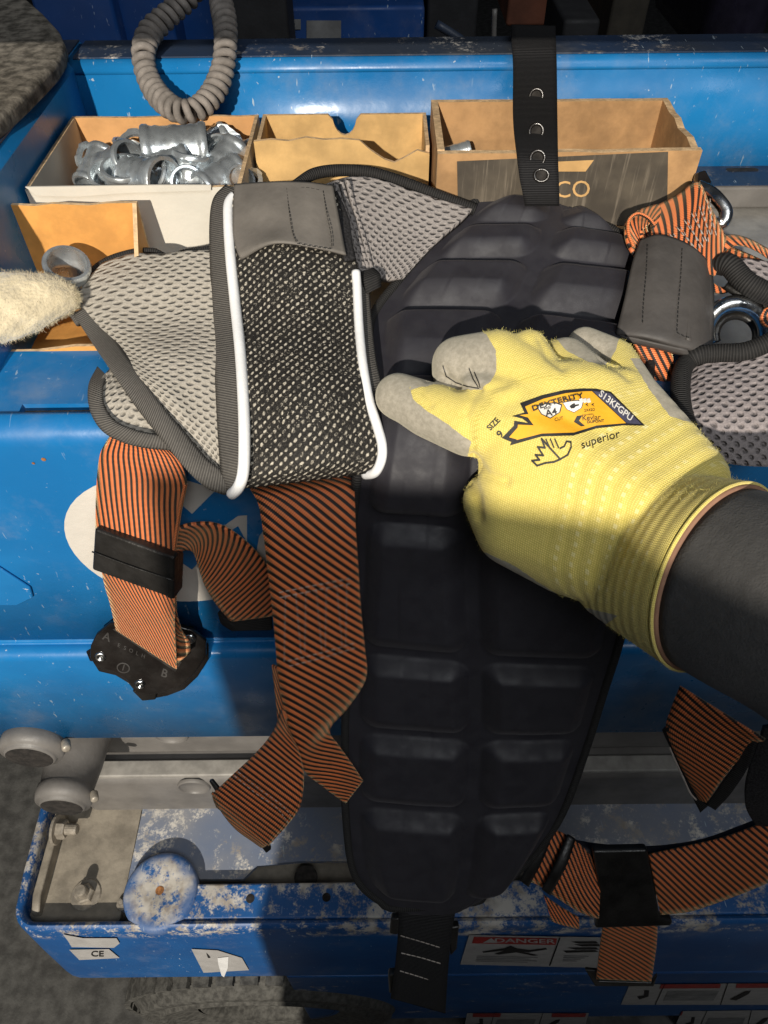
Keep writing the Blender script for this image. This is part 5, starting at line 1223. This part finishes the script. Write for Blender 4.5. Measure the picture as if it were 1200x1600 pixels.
for x in (655, 690): decal_poly('badge_symbol', C5([(x, 270), (x + 18, 262), (x + 10, 272), (x + 22, 284)]), on_glove(.0014), m_ink, badge)
gt('2X42D', (680, 303), 6, 22, bold=False)
decal_poly('badge_symbol', C5([(588, 372), (606, 338), (638, 334), (618, 366), (652, 396), (630, 398)]), on_glove(.0012), m_ink, badge)
gt('Kevlar', (690, 348), 4, 42, bold=False, wide=1.0); gt('ENGINEERED', (670, 330), 6, 11, bold=False); gt('DUPONT', (715, 370), 5, 22, bold=True, wide=1.1)
gt('SIZE', (117, 386), 45, 50, off=.0006, wide=.9, par=glove, tilt=98); gt('9', (156, 446), 45, 62, off=.0006, wide=1.0, par=glove)
gt('superior', (742, 473), 17, 68, bold=False, off=.0006, wide=1.02, arch=.02, par=glove, tilt=84)
def stroke(name, l, wpx, par):
    l = [np.array(p, float) for p in l]; VV = []; FF = []
    for a, b in zip(l[:-1], l[1:]):
        d = (b - a) / np.linalg.norm(b - a); n = np.array([-d[1], d[0]]) * wpx / 2; k = len(VV); e = d * wpx * .4
        VV += [tuple(a - e - n), tuple(b + e - n), tuple(b + e + n), tuple(a - e + n)]; FF.append((k, k + 1, k + 2, k + 3))
    return decal(name, VV, FF, on_glove(.0007), m_ink, par, 3.0)
lg = stroke('hand_logo', C5([(398, 472), (418, 525), (376, 520), (408, 570), (362, 566), (386, 596), (342, 600), (372, 630), (420, 614), (470, 608), (508, 592), (398, 472)]), 2.6, glove)
stroke('hand_logo_line', C5([(508, 592), (552, 566), (572, 520), (570, 490), (545, 487), (532, 516), (508, 528)]), 2.4, lg)
for a, b in (((424, 476), (446, 524)), ((450, 474), (470, 522)), ((476, 474), (498, 524))): stroke('hand_logo_line', C5([a, b]), 2.0, lg)
for l in ([(692, 572), (697, 588), (712, 598), (730, 604), (748, 607)], [(733, 576), (739, 592), (747, 605)], [(741, 582), (748, 598), (750, 606)]): stroke('crease', l, 1.5, glove)  # dark strokes along the finger folds, crease shade put into the colour
# rolled rim of the cuff and its darker lining
ringp = np.array(ringpts(rimc + AX * .0003, .0388, .0384, 96)); ringp = np.vstack([ringp, ringp[:2]])
V, F, UV = tubeVF(ringp, .0008, 8, False); cu_ = mk('cuff_hem', V, F, m_glove, per, True, np.array(UV) + np.array([-.03, 0]))
vattr(cu_, 'coat', np.zeros(len(V))); vattr(cu_, 'cuff', np.zeros(len(V))); vattr(cu_, 'seam', np.zeros(len(V)))
m_lin = plain('brown_lining', (0.30, 0.16, 0.10), 0.9)
ringp = np.array(ringpts(rimc + AX * .0010, .0374, .0370, 96)); ringp = np.vstack([ringp, ringp[:2]])
V, F, UV = tubeVF(ringp, .0011, 8, False); mk('cuff_lining', V, F, m_lin, per, True)
# sleeve: out of the cuff, round the elbow and up to the shoulder behind the viewer
arm_c = [rimc - AX * .003, rimc + AX * .02, rimc + AX * .07, rimc + AX * .13, rimc + AX * .20 + np.array([.03, 0, -.01]), np.array([.33, -.06, ZC - .05]), np.array([.36, -.20, ZC - .02]), np.array([.34, -.36, ZC + .04])]
n_ = 150; Ac = cr(arm_c, n_)
ra = np.interp(np.linspace(0, 1, n_), [0, .03, .1, .3, .5, .7, .9, 1], [.0366, .0385, .041, .048, .056, .062, .066, .05])
Ta = np.gradient(Ac, axis=0); Ta /= np.linalg.norm(Ta, axis=1)[:, None]; N_ = TR.copy(); rr = random.Random(5); rings = []
ss = np.concatenate([[0], np.cumsum(np.linalg.norm(np.diff(Ac, axis=0), axis=1))])
for i in range(n_):
    N_ = N_ - Ta[i] * np.dot(N_, Ta[i]); N_ /= np.linalg.norm(N_); B_ = np.cross(Ta[i], N_)
    if np.dot(B_, NR) < 0 and i == 0: B_ = -B_
    ring = []
    for t in np.linspace(0, 2 * math.pi, 73)[:-1]:
        fold = 1 + .026 * math.sin(ss[i] * 95 + 2.0 * math.sin(t * 2 + 1)) * min(1, ss[i] / .04) + .012 * min(1, ss[i] / .02) * math.sin(ss[i] * 41 + 3 * math.cos(t))
        ring.append(Ac[i] + (N_ * math.cos(t) + B_ * math.sin(t) * (.99 - .04 * min(1, ss[i] / .1))) * ra[i] * fold)
    rings.append(np.array(ring))
V, F = loft(rings); F = list(F) + [tuple(range(72))[::-1], tuple(range((n_ - 1) * 72, n_ * 72))]
sl_ = mk('sleeve', V, F, m_sleeve, per, True)
# jacket body added, unseen, to shade the lower right, joined to the sleeve at the shoulder
rings = []
for z, hw, hd, cx in ((-.80, .17, .11, .27), (-.70, .195, .12, .27), (-.45, .20, .125, .27), (-.20, .21, .125, .27), (-.06, .21, .12, .27), (.02, .19, .105, .27), (.065, .13, .08, .27), (.09, .07, .06, .27), (.10, .05, .05, .27)):
    rings.append(np.array([(cx + hw * math.copysign(abs(math.cos(t)) ** .8, math.cos(t)), -.44 + hd * math.copysign(abs(math.sin(t)) ** .8, math.sin(t)), ZC + z) for t in np.linspace(0, 2 * math.pi, 41)[:-1]]))
V, F = loft(rings); F = list(F) + [tuple(range(40))[::-1], tuple(range(8 * 40, 9 * 40))]
mk('shade_jacket', V, F, m_sleeve, per, True)
for cx in (.175, .365):
    rings = [np.array([(cx + r * math.cos(t), -.44 + r * math.sin(t), ZC + z) for t in np.linspace(0, 2 * math.pi, 25)[:-1]]) for z, r in ((-1.395, .055), (-1.1, .06), (-.95, .075), (-.79, .09))]
    V, F = loft(rings); F = list(F) + [tuple(range(24))[::-1], tuple(range(72, 96))]
    mk('trouser_leg', V, F, m_bgdark, per, True)
# fine fuzz standing off the knit
cand = np.where((np.abs(np.einsum('ij,ij->i', GN, (CAM - GV) / np.linalg.norm(CAM - GV, axis=1)[:, None])) < .45))[0]
rr = random.Random(11); idx = [int(cand[rr.randrange(len(cand))]) for _ in range(4200)]
fibres('fuzz', GV, GN, [i for i in idx if coat[i] < .4], .0010, m_fuzz, per, .000028)

# ------------------------------------------------------------------ coiled cable hanging over the rear side board
U_ = [(322, -60, .475), (296, -8, .474), (262, 24, .472), (234, 52, .470), (224, 84, .467), (230, 118, .468), (248, 150, .466), (276, 172, .462), (304, 172, .462), (330, 150, .466), (346, 116, .468), (352, 80, .467), (352, 40, .470), (345, 0, .474), (338, -60, .478)]
ctr = cr(pts(U_), 1400); T_ = np.gradient(ctr, axis=0); T_ /= np.linalg.norm(T_, axis=1)[:, None]
N_ = np.array([0, 1.0, 0]); hel = []; s = np.concatenate([[0], np.cumsum(np.linalg.norm(np.diff(ctr, axis=0), axis=1))])
for i in range(len(ctr)):
    N_ = N_ - T_[i] * np.dot(N_, T_[i]); N_ /= np.linalg.norm(N_); B_ = np.cross(T_[i], N_); t = s[i] * 2 * math.pi / .0051 + .5 * math.sin(s[i] * 60)
    R_ = .0053 + .0003 * math.sin(s[i] * 130)
    hel.append(ctr[i] + R_ * (math.cos(t) * N_ + math.sin(t) * B_))
V, F, UV = tubeVF(np.array(hel), .0024, 9); 
tag(mk('coiled_cable', V, F, m_cable, None, True, UV), 'dusty grey coiled cable hanging in a loop before the blue rear board', 'cable')

# ------------------------------------------------------------------ cream fleece piece, dusty slab, added shading crate
prof = [(0.0, .0215), (.02, .0218), (.034, .0205), (.045, .0180), (.055, .0145), (.063, .0105), (.068, .006), (.070, .001)]
a_ = P(-80, 490, .372); b_ = P(124, 468, .384); axf = (b_ - a_) / np.linalg.norm(b_ - a_); L_ = np.linalg.norm(b_ - a_)
upf = np.cross(axf, FW); upf /= np.linalg.norm(upf)
if upf[2] < 0: upf = -upf
inf = np.cross(axf, upf); rings = []
for i in range(60):
    u = 1 - (1 - i / 59) ** 1.6; x = u * .070; r = np.interp(x, [p[0] for p in prof], [p[1] for p in prof]) * .80
    ring = []
    for t in np.linspace(0, 2 * math.pi, 65)[:-1]:
        k = 1 + .035 * math.sin(3 * t + x * 120) + .03 * math.sin(5 * t - x * 210) + .02 * math.sin(9 * t + x * 330)
        ring.append(a_ + axf * (x / .070 * L_) + (upf * math.cos(t) * 1.0 + inf * math.sin(t) * .8) * r * k + upf * (-.004 + .006 * math.sin(u * 2)))
    rings.append(np.array(ring))
V, F = loft(rings); F = list(F) + [tuple(range(64))[::-1], tuple(range(59 * 64, 60 * 64))]
fl = tag(mk('fleece_roller', V, F, m_fleece, None, True), 'cream fleece covered roller end poking in at the left edge above the orange carton', 'roller')
Nf = []; 
for i in range(60):
    c = rings[i].mean(0)
    for p in rings[i]: n0 = p - c; Nf.append(n0 / (np.linalg.norm(n0) + 1e-9) + axf * (.8 if i > 50 else 0))
rr = random.Random(2); fibres('fleece_pile', V, np.array(Nf), [rr.randrange(len(V)) for _ in range(6000)], .0015, m_fuzz_cream, fl, .00005)
sp_ = [(-60, -70, .40), (20, -22, .415), (66, 18, .42), (92, 46, .418), (101, 66, .415), (98, 82, .412), (86, 100, .408), (40, 146, .398), (-8, 190, .388), (-80, 250, .375)]
slb = slab('slab', [(a, b, (ZC - .158 - ZC) / (ray(a, b)[2]) ) for a, b, _ in sp_], .010, m_slab, None, .003)
tag(slb, 'dust caked grey slab with a rounded corner above the left end board', 'slab')
# unseen timber blocker added behind the viewer to keep the lamp off the lower right
def towards(p, Y):
    t = (Y - p[1]) / (LAMP[1] - p[1]); return p + (LAMP - p) * t
YC = -0.34
tl_ = towards(onY(352, 1050, YF), YC); tr_ = towards(onY(955, 1170, 0.307), YC); tt1 = towards(P(640, 795, .358), YC); tt2 = towards(P(830, 790, .318), YC)
cz = (tt1[2] + tt2[2]) / 2 + 0.008; print('crate', tl_, tr_, tt1, tt2)
m_wood = plain('blocker_wood', (0.30, 0.20, 0.11), 0.8, 0, 0.3, 20)
cx0, cx1 = tl_[0], tr_[0]
ct = thing('crate', 'tall unseen timber crate added behind the viewer to block the lamp', 'crate', ((cx0 + cx1) / 2, YC - .2, 0))
nb_ = 9; hz = (cz - 0.0) / nb_
for i in range(nb_):
    for (y0, y1, x0, x1) in ((YC - .022, YC, cx0, cx1), (YC - .40, YC - .378, cx0, cx1)):
        box('plank', x0, x1, y0, y1, i * hz + .003, (i + 1) * hz, m_wood, ct)
    for (x0, x1) in ((cx0, cx0 + .02), (cx1 - .02, cx1)):
        box('plank', x0 + .0005, x1 - .0005, YC - .3775, YC - .0225, i * hz + .003, (i + 1) * hz, m_wood, ct)
